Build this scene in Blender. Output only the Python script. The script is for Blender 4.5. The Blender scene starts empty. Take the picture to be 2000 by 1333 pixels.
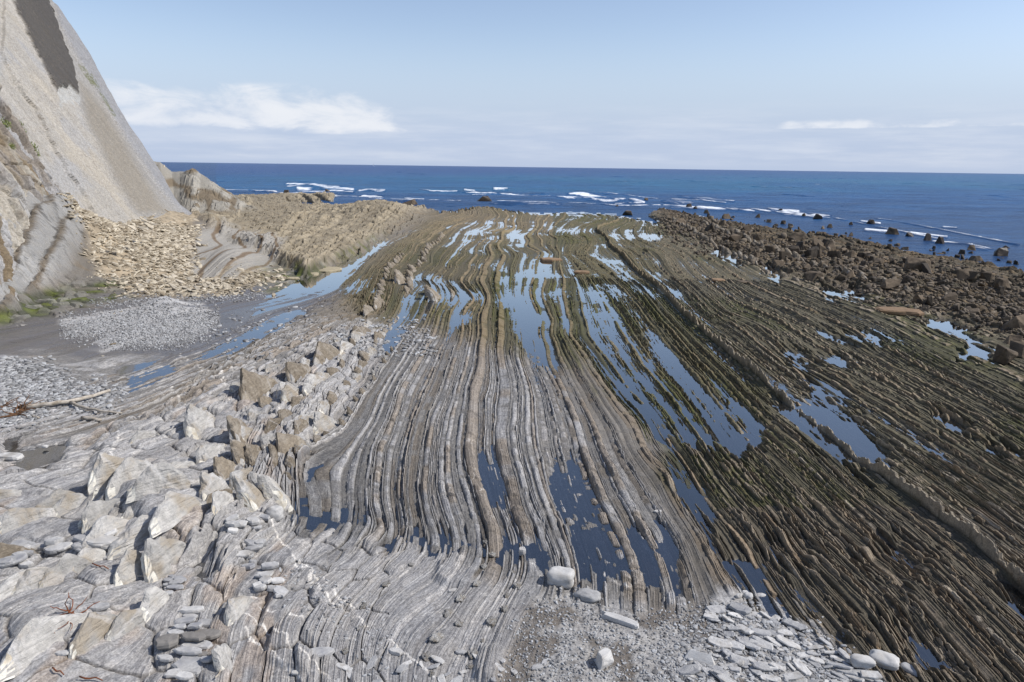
import bpy, math, random
import numpy as np
from math import radians, atan, sin, cos, tan, pi
from mathutils import Vector, Matrix, Euler
Q = 1.0                                   # terrain resolution factor
sc = bpy.context.scene
COL = sc.collection
# ------------------------------------------------------------------ camera
H = 8.0
FP = 1333.0                               # focal length in photo pixels (photo 2000 x 1333)
PITCH = atan(340.5 / FP); ROLL = radians(.79)
FWD = np.array([0, cos(PITCH), -sin(PITCH)]); UP0 = np.array([0, sin(PITCH), cos(PITCH)]); R0 = np.array([1., 0, 0])
RT = R0 * cos(ROLL) + UP0 * sin(ROLL); UP = -R0 * sin(ROLL) + UP0 * cos(ROLL)
cam = bpy.data.cameras.new("camera"); cam.sensor_width = 36.0; cam.lens = 36.0 * FP / 2000.0
cam.clip_start = .1; cam.clip_end = 60000
camo = bpy.data.objects.new("camera", cam); COL.objects.link(camo)
M = Matrix(((RT[0], UP[0], -FWD[0], 0), (RT[1], UP[1], -FWD[1], 0), (RT[2], UP[2], -FWD[2], H), (0, 0, 0, 1)))
camo.matrix_world = M
sc.camera = camo
# ------------------------------------------------------------------ light
SUN_AZ, SUN_EL = radians(96), radians(47)
sc.view_settings.view_transform = 'Standard'; sc.view_settings.look = 'None'
sc.view_settings.gamma = 1; sc.view_settings.exposure = 0.0
w = bpy.data.worlds.new("World"); sc.world = w; w.use_nodes = True
nt = w.node_tree; nt.nodes.clear()
def N(nt, t, **kw):
    n = nt.nodes.new(t)
    for k, v in kw.items():
        if k.startswith('i_'):
            n.inputs[int(k[2:]) if k[2:].isdigit() else k[2:].replace('_', ' ')].default_value = v
        else: setattr(n, k, v)
    return n
def L(nt, a, b): nt.links.new(a, b)
def MATH(nt, op, a, b=None, c=None, clamp=False):
    n = nt.nodes.new('ShaderNodeMath'); n.operation = op; n.use_clamp = clamp
    for i, v in enumerate((a, b, c)):
        if v is None: continue
        if isinstance(v, (int, float)): n.inputs[i].default_value = v
        else: nt.links.new(v, n.inputs[i])
    return n.outputs[0]
def RAMP01(nt, x, a, b):
    n = nt.nodes.new('ShaderNodeMapRange'); n.interpolation_type = 'SMOOTHSTEP'
    n.inputs[1].default_value = a; n.inputs[2].default_value = b
    nt.links.new(x, n.inputs[0]); return n.outputs[0]
def MIX(nt, f, a, b, typ='MIX'):
    n = nt.nodes.new('ShaderNodeMix'); n.data_type = 'RGBA'; n.blend_type = typ
    for s, v in ((0, f), (6, a), (7, b)):
        if isinstance(v, (int, float)): n.inputs[s].default_value = v
        elif isinstance(v, tuple): n.inputs[s].default_value = (*v, 1)
        else: nt.links.new(v, n.inputs[s])
    return n.outputs[2]
def NOISE(nt, vec, scale, detail=4, rough=.55, dist=0.0, out=0):
    n = nt.nodes.new('ShaderNodeTexNoise'); n.inputs['Scale'].default_value = scale
    n.inputs['Detail'].default_value = detail; n.inputs['Roughness'].default_value = rough
    n.inputs['Distortion'].default_value = dist
    if vec is not None: nt.links.new(vec, n.inputs['Vector'])
    return n.outputs[out]
sky = N(nt, 'ShaderNodeTexSky', sky_type='NISHITA', sun_disc=False, sun_elevation=SUN_EL, sun_rotation=SUN_AZ,
        altitude=0, air_density=1.0, dust_density=.6, ozone_density=1.0)
tc = N(nt, 'ShaderNodeTexCoord'); sx = N(nt, 'ShaderNodeSeparateXYZ'); L(nt, tc.outputs['Generated'], sx.inputs[0])
az = MATH(nt, 'ARCTAN2', sx.outputs[0], sx.outputs[1])           # radians, right of the view axis positive
el = MATH(nt, 'ARCSINE', sx.outputs[2])
cb = N(nt, 'ShaderNodeCombineXYZ'); L(nt, az, cb.inputs[0]); L(nt, MATH(nt, 'MULTIPLY', el, 2.6), cb.inputs[1])
fine = NOISE(nt, cb.outputs[0], 13, 9, .62, .4)
big = NOISE(nt, cb.outputs[0], 3.2, 4, .5)
def band(x, lo0, lo1, hi0, hi1):
    return MATH(nt, 'MULTIPLY', RAMP01(nt, x, lo0, lo1), MATH(nt, 'SUBTRACT', 1.0, RAMP01(nt, x, hi0, hi1)))
# the cumulus bank over the sea, left of the view axis
m1 = MATH(nt, 'MULTIPLY', band(az, -.62, -.50, -.22, -.10), band(el, .034, .052, .066, .112))
c1 = RAMP01(nt, MATH(nt, 'ADD', MATH(nt, 'ADD', fine, MATH(nt, 'MULTIPLY', big, .5)), MATH(nt, 'MULTIPLY', m1, .34)), .84, 1.22)
c1 = MATH(nt, 'MULTIPLY', c1, RAMP01(nt, m1, .02, .3))
# thin veil under it and across the horizon
m2 = band(el, .0, .012, .05, .095)
stv = N(nt, 'ShaderNodeCombineXYZ'); L(nt, az, stv.inputs[0]); L(nt, MATH(nt, 'MULTIPLY', el, 9), stv.inputs[1])
str_ = NOISE(nt, stv.outputs[0], 6, 6, .6)
c2 = MATH(nt, 'MULTIPLY', RAMP01(nt, str_, .36, .72), m2)
c2 = MATH(nt, 'MULTIPLY', c2, .36)
# small cumulus at right
m3 = MATH(nt, 'MULTIPLY', band(az, .33, .37, .66, .72), band(el, .050, .054, .058, .070))
c3 = RAMP01(nt, MATH(nt, 'ADD', NOISE(nt, cb.outputs[0], 16, 6, .6), MATH(nt, 'MULTIPLY', m3, .25)), .60, .92)
c3 = MATH(nt, 'MULTIPLY', c3, MATH(nt, 'MULTIPLY', m3, .85))
cl = MATH(nt, 'MAXIMUM', MATH(nt, 'MULTIPLY', c1, .80), MATH(nt, 'MAXIMUM', c2, c3), clamp=True)
whiteness = MIX(nt, RAMP01(nt, big, .3, .7), (7.2, 7.8, 8.9), (9.2, 9.3, 9.6))
skyc = MIX(nt, 1.0, sky.outputs[0], (1.62, 1.50, 1.52), 'MULTIPLY')
hz = MATH(nt, 'SUBTRACT', 1.0, RAMP01(nt, el, .03, .19))
skyc = MIX(nt, MATH(nt, 'MULTIPLY', hz, .93), skyc, (4.85, 5.85, 7.8))
col = MIX(nt, cl, skyc, whiteness)
bg = N(nt, 'ShaderNodeBackground'); bg.inputs[1].default_value = .10
L(nt, col, bg.inputs[0]); wo = N(nt, 'ShaderNodeOutputWorld'); L(nt, bg.outputs[0], wo.inputs[0])
sl = bpy.data.lights.new("sun", 'SUN'); sl.energy = 4.2; sl.angle = radians(.5); sl.color = (1, .968, .925)
so = bpy.data.objects.new("sun", sl); COL.objects.link(so)
SD = Vector((cos(SUN_EL) * sin(SUN_AZ), cos(SUN_EL) * cos(SUN_AZ), sin(SUN_EL)))
so.rotation_euler = SD.to_track_quat('Z', 'Y').to_euler(); so.location = (60, 0, 80)
# ------------------------------------------------------------------ helpers
def un(px, py, z=0.0):
    d = FWD * FP + RT * (px - 1000) + UP * (666.5 - py)
    t = (z - H) / d[2]; return np.array([0, 0, H]) + d * t
def proj(x, y, z=0.0):
    qx, qy, qz = x, y, z - H
    ww = qx * FWD[0] + qy * FWD[1] + qz * FWD[2]
    a = qx * RT[0] + qy * RT[1] + qz * RT[2]; b = qx * UP[0] + qy * UP[1] + qz * UP[2]
    return 1000 + FP * a / ww, 666.5 - FP * b / ww
def lin(r, g, b, k=.86):
    f = lambda c: ((c / 255 + .055) / 1.055) ** 2.4 if c > 10 else c / 255 / 12.92
    return np.array([f(r) * k, f(g) * k, f(b) * k], dtype=np.float32)
def mixc(a, b, f): return a + (b - a) * f
def hash2(i, j, s=0):
    n = (i.astype(np.int64) * 374761393 + j.astype(np.int64) * 668265263 + s * 1442695041) & 0x7fffffff
    n = ((n ^ (n >> 13)) * 1274126177) & 0x7fffffff
    n = ((n ^ (n >> 15)) * 60493) & 0x7fffffff
    return ((n ^ (n >> 16)) & 0xffff).astype(np.float32) / 65535.0
def vn(x, y, s=0):
    xi = np.floor(x); yi = np.floor(y); fx = x - xi; fy = y - yi
    fx = fx * fx * (3 - 2 * fx); fy = fy * fy * (3 - 2 * fy)
    a = hash2(xi, yi, s); b = hash2(xi + 1, yi, s); c = hash2(xi, yi + 1, s); d = hash2(xi + 1, yi + 1, s)
    return (a + (b - a) * fx) * (1 - fy) + (c + (d - c) * fx) * fy
def fbm(x, y, o=4, s=0, g=.5):
    r = 0; a = 1; t = 0
    for k in range(o):
        r = r + a * vn(x * 2 ** k + 13.7 * k, y * 2 ** k + 7.1 * k, s + k); t += a; a *= g
    return r / t
def ss(x, a, b):
    t = np.clip((x - a) / (b - a), 0, 1); return t * t * (3 - 2 * t)
def cell(x, y, s=0):
    """worley: distance to the edge of the cell (F2-F1) and a random id"""
    xi = np.floor(x); yi = np.floor(y)
    f1 = np.full(x.shape, 9.0, np.float32); f2 = f1.copy(); idr = np.zeros(x.shape, np.float32)
    for i in (-1, 0, 1):
        for j in (-1, 0, 1):
            cx = xi + i + .15 + .7 * hash2(xi + i, yi + j, s); cy = yi + j + .15 + .7 * hash2(xi + i, yi + j, s + 5)
            d = np.hypot(cx - x, cy - y); m = d < f1
            f2 = np.where(m, f1, np.minimum(f2, d)); idr = np.where(m, hash2(xi + i, yi + j, s + 9), idr); f1 = np.where(m, d, f1)
    return f2 - f1, idr, f1
def sdpoly(px, py, P):
    """signed distance to a polygon, positive inside (photo pixels)"""
    P = np.array(P, float); d = np.full(px.shape, 1e9, np.float32); ins = np.zeros(px.shape, bool)
    x0, y0 = P.min(0) - 130; x1, y1 = P.max(0) + 130
    m = (px > x0) & (px < x1) & (py > y0) & (py < y1)
    X = px[m]; Y = py[m]; dd = np.full(X.shape, 1e9); ii = np.zeros(X.shape, bool)
    for k in range(len(P)):
        ax, ay = P[k]; bx, by = P[(k + 1) % len(P)]
        ex, ey = bx - ax, by - ay
        t = np.clip(((X - ax) * ex + (Y - ay) * ey) / (ex * ex + ey * ey + 1e-9), 0, 1)
        dd = np.minimum(dd, (X - ax - t * ex) ** 2 + (Y - ay - t * ey) ** 2)
        c = ((ay > Y) != (by > Y)) & (X < ex * (Y - ay) / (ey + 1e-12) + ax)
        ii ^= c
    out = np.full(px.shape, -200.0, np.float32); out[m] = np.where(ii, 1, -1) * np.sqrt(dd); return out
def polyline_d(px, py, P, w=60):
    P = np.array(P, float); out = np.full(px.shape, 1e3, np.float32)
    x0, y0 = P.min(0) - w; x1, y1 = P.max(0) + w
    m = (px > x0) & (px < x1) & (py > y0) & (py < y1)
    X = px[m]; Y = py[m]; dd = np.full(X.shape, 1e9)
    for k in range(len(P) - 1):
        ax, ay = P[k]; ex, ey = P[k + 1] - P[k]
        t = np.clip(((X - ax) * ex + (Y - ay) * ey) / (ex * ex + ey * ey + 1e-9), 0, 1)
        dd = np.minimum(dd, (X - ax - t * ex) ** 2 + (Y - ay - t * ey) ** 2)
    out[m] = np.sqrt(dd); return out
def grid_mesh(name, co, nr, nc, keep=None, smooth=False):
    me = bpy.data.meshes.new(name)
    idx = np.arange(nr * nc).reshape(nr, nc)
    q = np.stack([idx[:-1, :-1], idx[:-1, 1:], idx[1:, 1:], idx[1:, :-1]], -1).reshape(-1, 4)
    if keep is not None: q = q[keep.ravel()]
    used = np.zeros(nr * nc, bool); used[q.ravel()] = True
    remap = np.cumsum(used) - 1; q = remap[q]; co = co[used]
    me.vertices.add(len(co)); me.vertices.foreach_set('co', co.astype(np.float32).ravel())
    me.loops.add(q.size); me.loops.foreach_set('vertex_index', q.astype(np.int32).ravel())
    me.polygons.add(len(q)); me.polygons.foreach_set('loop_start', np.arange(0, q.size, 4, dtype=np.int32))
    me.polygons.foreach_set('loop_total', np.full(len(q), 4, np.int32))
    me.update(calc_edges=True)
    me.polygons.foreach_set('use_smooth', np.full(len(q), smooth, bool))
    return me, used
def fattr(me, name, v):
    a = me.attributes.new(name, 'FLOAT', 'POINT'); a.data.foreach_set('value', np.ascontiguousarray(v, np.float32).ravel())
def cattr(me, name, c):
    a = me.attributes.new(name, 'FLOAT_COLOR', 'POINT')
    c4 = np.ones((len(c), 4), np.float32); c4[:, :3] = c; a.data.foreach_set('color', c4.ravel())
def struct(o, kind='structure', label=None, cat=None):
    o['kind'] = kind
    if label: o['label'] = label; o['category'] = cat
    return o
def link(name, me, mat=None, parent=None):
    o = bpy.data.objects.new(name, me); COL.objects.link(o)
    if mat is not None and len(me.materials) == 0: me.materials.append(mat)
    if parent is not None: o.parent = parent
    return o
def newmat(name):
    m = bpy.data.materials.new(name); m.use_nodes = True; nt = m.node_tree
    return m, nt, nt.nodes['Principled BSDF']
# ------------------------------------------------------------------ materials
def rock_attr_mat(name, bump=.5, fine_scale=30, strat=True):
    m, nt, b = newmat(name)
    ac = N(nt, 'ShaderNodeAttribute', attribute_name='rock_col'); aw = N(nt, 'ShaderNodeAttribute', attribute_name='wet')
    geo = N(nt, 'ShaderNodeNewGeometry')
    f1 = NOISE(nt, geo.outputs['Position'], fine_scale, 5, .65)
    f2 = NOISE(nt, geo.outputs['Position'], 2.5, 4, .6)
    c = MIX(nt, RAMP01(nt, f1, .30, .72), (.70, .69, .68), (1.28, 1.27, 1.25))
    c = MIX(nt, 1.0, ac.outputs['Color'], c, 'MULTIPLY')
    c = MIX(nt, RAMP01(nt, f2, .35, .7), c, MIX(nt, 1.0, c, (1.07, 1.045, 1.0), 'MULTIPLY'))
    hgt = f1
    if strat:
        au = N(nt, 'ShaderNodeAttribute', attribute_name='bed'); al = N(nt, 'ShaderNodeAttribute', attribute_name='lam')
        cx = N(nt, 'ShaderNodeCombineXYZ'); L(nt, au.outputs['Fac'], cx.inputs[0])
        wob = NOISE(nt, geo.outputs['Position'], 1.3, 3, .5)
        L(nt, MATH(nt, 'MULTIPLY', wob, .5), cx.inputs[1])
        s1 = NOISE(nt, cx.outputs[0], 22, 4, .7)
        k = MATH(nt, 'MULTIPLY', al.outputs['Fac'], 1.0)
        c2 = MIX(nt, 1.0, c, MIX(nt, RAMP01(nt, s1, .36, .62), (.70, .70, .72), (1.22, 1.22, 1.22)), 'MULTIPLY')
        c = MIX(nt, k, c, c2)
        hgt = MATH(nt, 'ADD', MATH(nt, 'MULTIPLY', f1, .6), MATH(nt, 'MULTIPLY', s1, MATH(nt, 'MULTIPLY', k, 1.6)))
    L(nt, c, b.inputs['Base Color'])
    r = N(nt, 'ShaderNodeMapRange'); r.inputs[3].default_value = .9; r.inputs[4].default_value = .22
    L(nt, aw.outputs['Fac'], r.inputs[0]); L(nt, r.outputs[0], b.inputs['Roughness'])
    b.inputs['Specular IOR Level'].default_value = .35
    bp = N(nt, 'ShaderNodeBump'); bp.inputs['Strength'].default_value = bump; bp.inputs['Distance'].default_value = .03
    L(nt, hgt, bp.inputs['Height']); L(nt, bp.outputs[0], b.inputs['Normal'])
    return m
def stone_mat(name, col, var=.25, streak=None, rough=.88, scale=6, veins=0.0, bump=.5, bd=.02):
    m, nt, b = newmat(name)
    tcn = N(nt, 'ShaderNodeTexCoord'); oi = N(nt, 'ShaderNodeObjectInfo')
    add = N(nt, 'ShaderNodeVectorMath', operation='ADD'); L(nt, tcn.outputs['Object'], add.inputs[0])
    cc = N(nt, 'ShaderNodeCombineXYZ'); L(nt, MATH(nt, 'MULTIPLY', oi.outputs['Random'], 40.0), cc.inputs[0]); L(nt, cc.outputs[0], add.inputs[1])
    v = add.outputs[0]
    f1 = NOISE(nt, v, scale * 4, 6, .65); f2 = NOISE(nt, v, scale, 4, .6)
    c = MIX(nt, RAMP01(nt, f1, .3, .7), (1 - var, 1 - var, 1 - var), (1 + var, 1 + var, 1 + var))
    rnd = N(nt, 'ShaderNodeMapRange'); rnd.inputs[3].default_value = 1 - var * .9; rnd.inputs[4].default_value = 1 + var * .9
    L(nt, oi.outputs['Random'], rnd.inputs[0])
    hs = N(nt, 'ShaderNodeCombineColor'); [L(nt, rnd.outputs[0], hs.inputs[i]) for i in range(3)]
    c = MIX(nt, 1.0, c, hs.outputs[0], 'MULTIPLY'); c = MIX(nt, 1.0, tuple(float(x) for x in col), c, 'MULTIPLY')
    if streak is not None: c = MIX(nt, MATH(nt, 'MULTIPLY', RAMP01(nt, f2, .46, .66), .8), c, tuple(float(x) for x in streak))
    hgt = f1
    mp = N(nt, 'ShaderNodeMapping'); mp.inputs['Scale'].default_value = (1, 1, 9); L(nt, v, mp.inputs[0])
    lay = NOISE(nt, mp.outputs[0], scale * 1.2, 4, .6)
    c = MIX(nt, MATH(nt, 'MULTIPLY', RAMP01(nt, lay, .4, .65), .35), c, MIX(nt, 1.0, c, (.6, .6, .62), 'MULTIPLY'))
    hgt = MATH(nt, 'ADD', f1, lay)
    if veins:
        vo = N(nt, 'ShaderNodeTexVoronoi', feature='DISTANCE_TO_EDGE'); vo.inputs['Scale'].default_value = scale * .25
        wv = N(nt, 'ShaderNodeVectorMath', operation='ADD'); L(nt, v, wv.inputs[0])
        nn = N(nt, 'ShaderNodeTexNoise'); nn.inputs['Scale'].default_value = scale; L(nt, v, nn.inputs['Vector'])
        sc_ = N(nt, 'ShaderNodeVectorMath', operation='SCALE'); sc_.inputs['Scale'].default_value = .25; L(nt, nn.outputs['Color'], sc_.inputs[0])
        L(nt, sc_.outputs[0], wv.inputs[1]); L(nt, wv.outputs[0], vo.inputs['Vector'])
        c = MIX(nt, MATH(nt, 'MULTIPLY', MATH(nt, 'SUBTRACT', 1.0, RAMP01(nt, vo.outputs['Distance'], .006, .02)), veins), c, (.62, .6, .57))
    L(nt, c, b.inputs['Base Color']); b.inputs['Roughness'].default_value = rough; b.inputs['Specular IOR Level'].default_value = .3
    bp = N(nt, 'ShaderNodeBump'); bp.inputs['Strength'].default_value = bump; bp.inputs['Distance'].default_value = bd
    L(nt, hgt, bp.inputs['Height']); L(nt, bp.outputs[0], b.inputs['Normal'])
    return m
# ------------------------------------------------------------------ bedding field
# traces of single beds on the platform (photo pixels of the flat ground) and the bed coordinate of each
BED = {
 -24: [(700,400),(600,470),(520,520),(400,570),(200,590),(0,610),(-300,640)],
 -18: [(850,412),(760,455),(700,490),(640,530),(550,575),(400,610),(200,660),(0,720),(-300,800)],
 -15.5: [(877,419),(825,440),(755,482),(702,531),(660,566),(600,590),(525,610),(385,680),(280,715),(175,750),(0,795),(-300,880)],
 -11: [(910,420),(850,440),(788,480),(740,531),(715,600),(700,617),(595,666),(490,715),(400,753),(300,800),(150,850),(0,890),(-300,980)],
 -8.4: [(872,440),(815,480),(770,531),(752,600),(700,645),(640,700),(590,740),(530,800),(470,870),(380,930),(250,990),(100,1060),(0,1110),(-300,1240)],
 -6.9: [(897,440),(845,480),(805,531),(785,600),(720,685),(690,745),(640,790),(585,850),(545,900),(520,960),(480,1020),(400,1070),(300,1130),(150,1220),(0,1300)],
 -5.8: [(945,420),(930,430),(877,475),(850,517),(815,590),(790,636),(755,685),(700,767),(650,832),(605,862),(575,892),(563,915),(557,960),(548,1010),(500,1060),(440,1110),(400,1160),(360,1230),(320,1333),(290,1420)],
 -4.8: [(905,457),(884,489),(862,517),(838,552),(845,590),(825,636),(790,690),(745,764),(706,837),(660,895),(640,950),(640,1005),(605,1060),(565,1110),(520,1155),(475,1200),(450,1260),(430,1333)],
 -3.9: [(955,412),(947,430),(923,457),(895,489),(874,517),(860,552),(874,590),(860,615),(846,657),(825,699),(790,762),(761,842),(744,877),(735,957),(735,1000),(745,1040),(692,1102),(640,1140),(595,1190),(560,1250),(545,1333),(540,1420)],
 -2.3: [(965,415),(958,447),(947,468),(930,503),(916,527),(902,555),(926,587),(909,608),(902,650),(888,706),(871,766),(846,821),(837,872),(829,957),(837,1021),(850,1070),(829,1106),(786,1140),(748,1174),(722,1208),(700,1260),(690,1333),(690,1420)],
 -1.1: [(975,408),(961,454),(958,489),(947,524),(944,559),(954,590),(944,636),(940,720),(926,766),(922,894),(939,949),(952,1004),(965,1038),(969,1089),(960,1132),(931,1170),(905,1208),(884,1247),(863,1268),(840,1333),(830,1420)],
 -.33: [(1003,415),(1000,450),(982,457),(972,482),(982,510),(972,545),(974,570),(979,615),(976,685),(983,738),(984,809),(980,851),(984,894),(997,936),(1007,979),(1020,1021),(1037,1059),(1046,1098),(1046,1149),(1024,1170),(1007,1200),(990,1242),(975,1280),(965,1333),(955,1420)],
 1.76: [(1045,415),(1031,461),(1035,482),(1049,510),(1045,559),(1045,580),(1056,608),(1060,643),(1077,713),(1094,751),(1101,766),(1118,809),(1131,851),(1143,894),(1160,936),(1177,979),(1199,1017),(1220,1055),(1235,1098),(1243,1136),(1250,1225),(1256,1268),(1262,1333),(1270,1420)],
 2.3: [(1052,461),(1059,482),(1070,510),(1066,545),(1063,587),(1080,629),(1084,671),(1105,720),(1126,766),(1152,821),(1169,868),(1194,919),(1220,970),(1245,1017),(1275,1064),(1292,1106),(1303,1149),(1311,1213),(1318,1276),(1325,1333),(1335,1420)],
 3.6: [(1100,415),(1080,447),(1087,468),(1094,496),(1094,524),(1101,573),(1115,657),(1133,685),(1154,720),(1203,792),(1237,834),(1262,889),(1300,928),(1325,979),(1360,1038),(1385,1085),(1411,1136),(1428,1161),(1445,1200),(1466,1255),(1483,1315),(1500,1400)],
 5.4: [(1130,418),(1098,461),(1105,496),(1130,524),(1150,545),(1175,580),(1200,622),(1231,671),(1262,720),(1300,766),(1342,821),(1385,885),(1440,953),(1487,1004),(1538,1072),(1589,1132),(1640,1187),(1683,1234),(1725,1289),(1760,1340),(1810,1420)],
 9.3: [(1195,420),(1168,447),(1182,464),(1210,496),(1245,531),(1290,566),(1335,615),(1377,653),(1415,685),(1468,730),(1500,762),(1572,813),(1632,860),(1683,906),(1730,945),(1789,987),(1844,1030),(1895,1068),(1938,1106),(2000,1157),(2200,1330)],
 12.4: [(1250,433),(1245,468),(1300,496),(1335,538),(1387,580),(1422,611),(1475,636),(1545,685),(1650,744),(1683,766),(1810,838),(2000,962),(2300,1160)],
 17.8: [(1300,433),(1370,482),(1440,517),(1496,548),(1562,573),(1632,601),(1720,636),(1825,695),(1965,765),(2200,890)],
 25: [(1300,415),(1405,450),(1510,489),(1615,524),(1720,555),(1825,580),(2000,636),(2300,740)],
 31: [(1300,403),(1400,425),(1600,460),(1800,500),(2000,540),(2300,600)],
}
def tps_setup():
    P = []; V = []
    for u, c in BED.items():
        c = np.array(c, float); last = None
        for (x, y) in c:
            if last is not None and np.hypot(x - last[0], y - last[1]) > 70:
                k = int(np.hypot(x - last[0], y - last[1]) // 60)
                for q in range(1, k + 1):
                    t = q / (k + 1); P.append((last[0] * (1 - t) + x * t, last[1] * (1 - t) + y * t)); V.append(u)
            P.append((x, y)); V.append(u); last = (x, y)
    P = np.array(P); V = np.array(V)
    G = np.array([un(x, max(y, 380))[:2] for x, y in P])
    A = np.stack([G[:, 0] / G[:, 1] * 2.2, np.log(G[:, 1])], 1)
    return A, V
TA, TV = tps_setup()
def tps_solve(A, V, reg=2e-4):
    n = len(A); d2 = ((A[:, None] - A[None]) ** 2).sum(-1)
    K = .5 * d2 * np.log(d2 + 1e-12) + reg * np.eye(n)
    Pm = np.hstack([np.ones((n, 1)), A]); Mx = np.zeros((n + 3, n + 3)); Mx[:n, :n] = K; Mx[:n, n:] = Pm; Mx[n:, :n] = Pm.T
    return np.linalg.solve(Mx, np.concatenate([V, np.zeros(3)]))
TW = tps_solve(TA, TV)
def tps_eval(B):
    out = np.empty(len(B))
    for s in range(0, len(B), 20000):
        b = B[s:s + 20000]; d2 = ((b[:, None] - TA[None]) ** 2).sum(-1)
        out[s:s + 20000] = (.5 * d2 * np.log(d2 + 1e-12)) @ TW[:-3] + TW[-3] + b @ TW[-2:]
    return out
# ------------------------------------------------------------------ terrain grid (denser near the viewpoint)
TX0, TX1, Y0, Y1 = -.97, .97, 7.2, 205.0
ctx = np.linspace(-1.3, 1.3, 400); cly = np.linspace(math.log(Y0 * .98), math.log(Y1 * 1.02), 280)
CU = tps_eval(np.stack(np.meshgrid(ctx * 2.2, cly), -1).reshape(-1, 2)).reshape(280, 400)
def bil(G, fx, fy):
    nr, nc = G.shape; fx = np.clip(fx, 0, nc - 1.001); fy = np.clip(fy, 0, nr - 1.001)
    i = fx.astype(int); j = fy.astype(int); a = fx - i; b = fy - j
    return (G[j, i] * (1 - a) + G[j, i + 1] * a) * (1 - b) + (G[j + 1, i] * (1 - a) + G[j + 1, i + 1] * a) * b
def ufield(TX, LY):
    return bil(CU, (TX + 1.3) / 2.6 * 399, (LY - cly[0]) / (cly[-1] - cly[0]) * 279)
rng = np.random.RandomState(7)
# bed table
ed = [-60.0]; hh = []; tn = []; wv = []
while ed[-1] < 60:
    r = rng.rand()
    wd = .045 + .20 * r ** 2.5
    if ed[-1] > 4.5: wd = .040 + .12 * r ** 2.2
    if ed[-1] > 18: wd = .15 + .4 * r
    if ed[-1] < -16: wd = .25 + .5 * r
    ed.append(ed[-1] + wd); hh.append(rng.rand() ** 1.2 if ed[-1] < 4.5 else .25 + .85 * rng.rand()); tn.append(rng.rand())
ed = np.array(ed); hh = np.array(hh); tn = np.array(tn)
for uc, wd, h_ in ((-.33, .30, 1.5), (1.76, .24, 1.35), (2.3, .20, 1.2), (3.6, .24, 1.2), (9.3, .18, 3.0), (5.4, .14, 1.3), (-1.1, .32, 1.2), (-2.3, .2, 1.0), (-3.9, .2, .9),
                   (7.3, .12, 1.2), (11.2, .14, 1.4), (13.6, .16, 1.5), (16, .2, 1.5), (4.4, .12, 1.1), (-1.7, .15, .9), (-3.2, .15, .8)):
    k = np.searchsorted(ed, uc) ; m = (ed < uc - wd / 2) | (ed > uc + wd / 2)
    # replace edges in the span with one bed
    keep = np.where(m)[0]; ks = keep[keep < len(hh)]
    e2 = list(ed[m]); h2 = list(hh[ks]); t2 = list(tn[ks])
    j = np.searchsorted(e2, uc)
    e2[j:j] = [uc - wd / 2, uc + wd / 2]; h2[j:j] = [h_, rng.rand() * .4]; t2[j:j] = [1.0, rng.rand() * .5]
    ed = np.array(e2); hh = np.array(h2)[:len(e2) - 1]; tn = np.array(t2)[:len(e2) - 1]
def bedcoord(TX, Yy):
    Xx = TX * Yy; uu = ufield(TX, np.log(Yy))
    return uu, uu + (fbm(Xx * .4, Yy * .25, 3, 3) - .5) * .16 + (fbm(Xx * 2.2, Yy * 1.2, 2, 31) - .5) * .03
def snap(TXg, Yg):
    """shift grid columns slightly so that they run exactly along the bed edges"""
    _, uw = bedcoord(TXg, Yg); bi = np.searchsorted(ed, uw)
    du = uw[:, 1:] - uw[:, :-1]; ch = (bi[:, 1:] == bi[:, :-1] + 1)
    f = np.where(ch, (ed[np.clip(bi[:, :-1], 0, len(ed) - 1)] - uw[:, :-1]) / np.where(np.abs(du) < 1e-9, 1, du), -1)
    pt = TXg[:, 1:] - TXg[:, :-1]; mv = np.zeros_like(TXg); a_ = ch & (f >= 0) & (f < .5); b_ = ch & (f >= .5) & (f <= 1)
    mv[:, :-1] += np.where(a_, f * pt, 0); mv[:, 1:] += np.where(b_, (f - 1) * pt, 0)
    return TXg + mv
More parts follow.
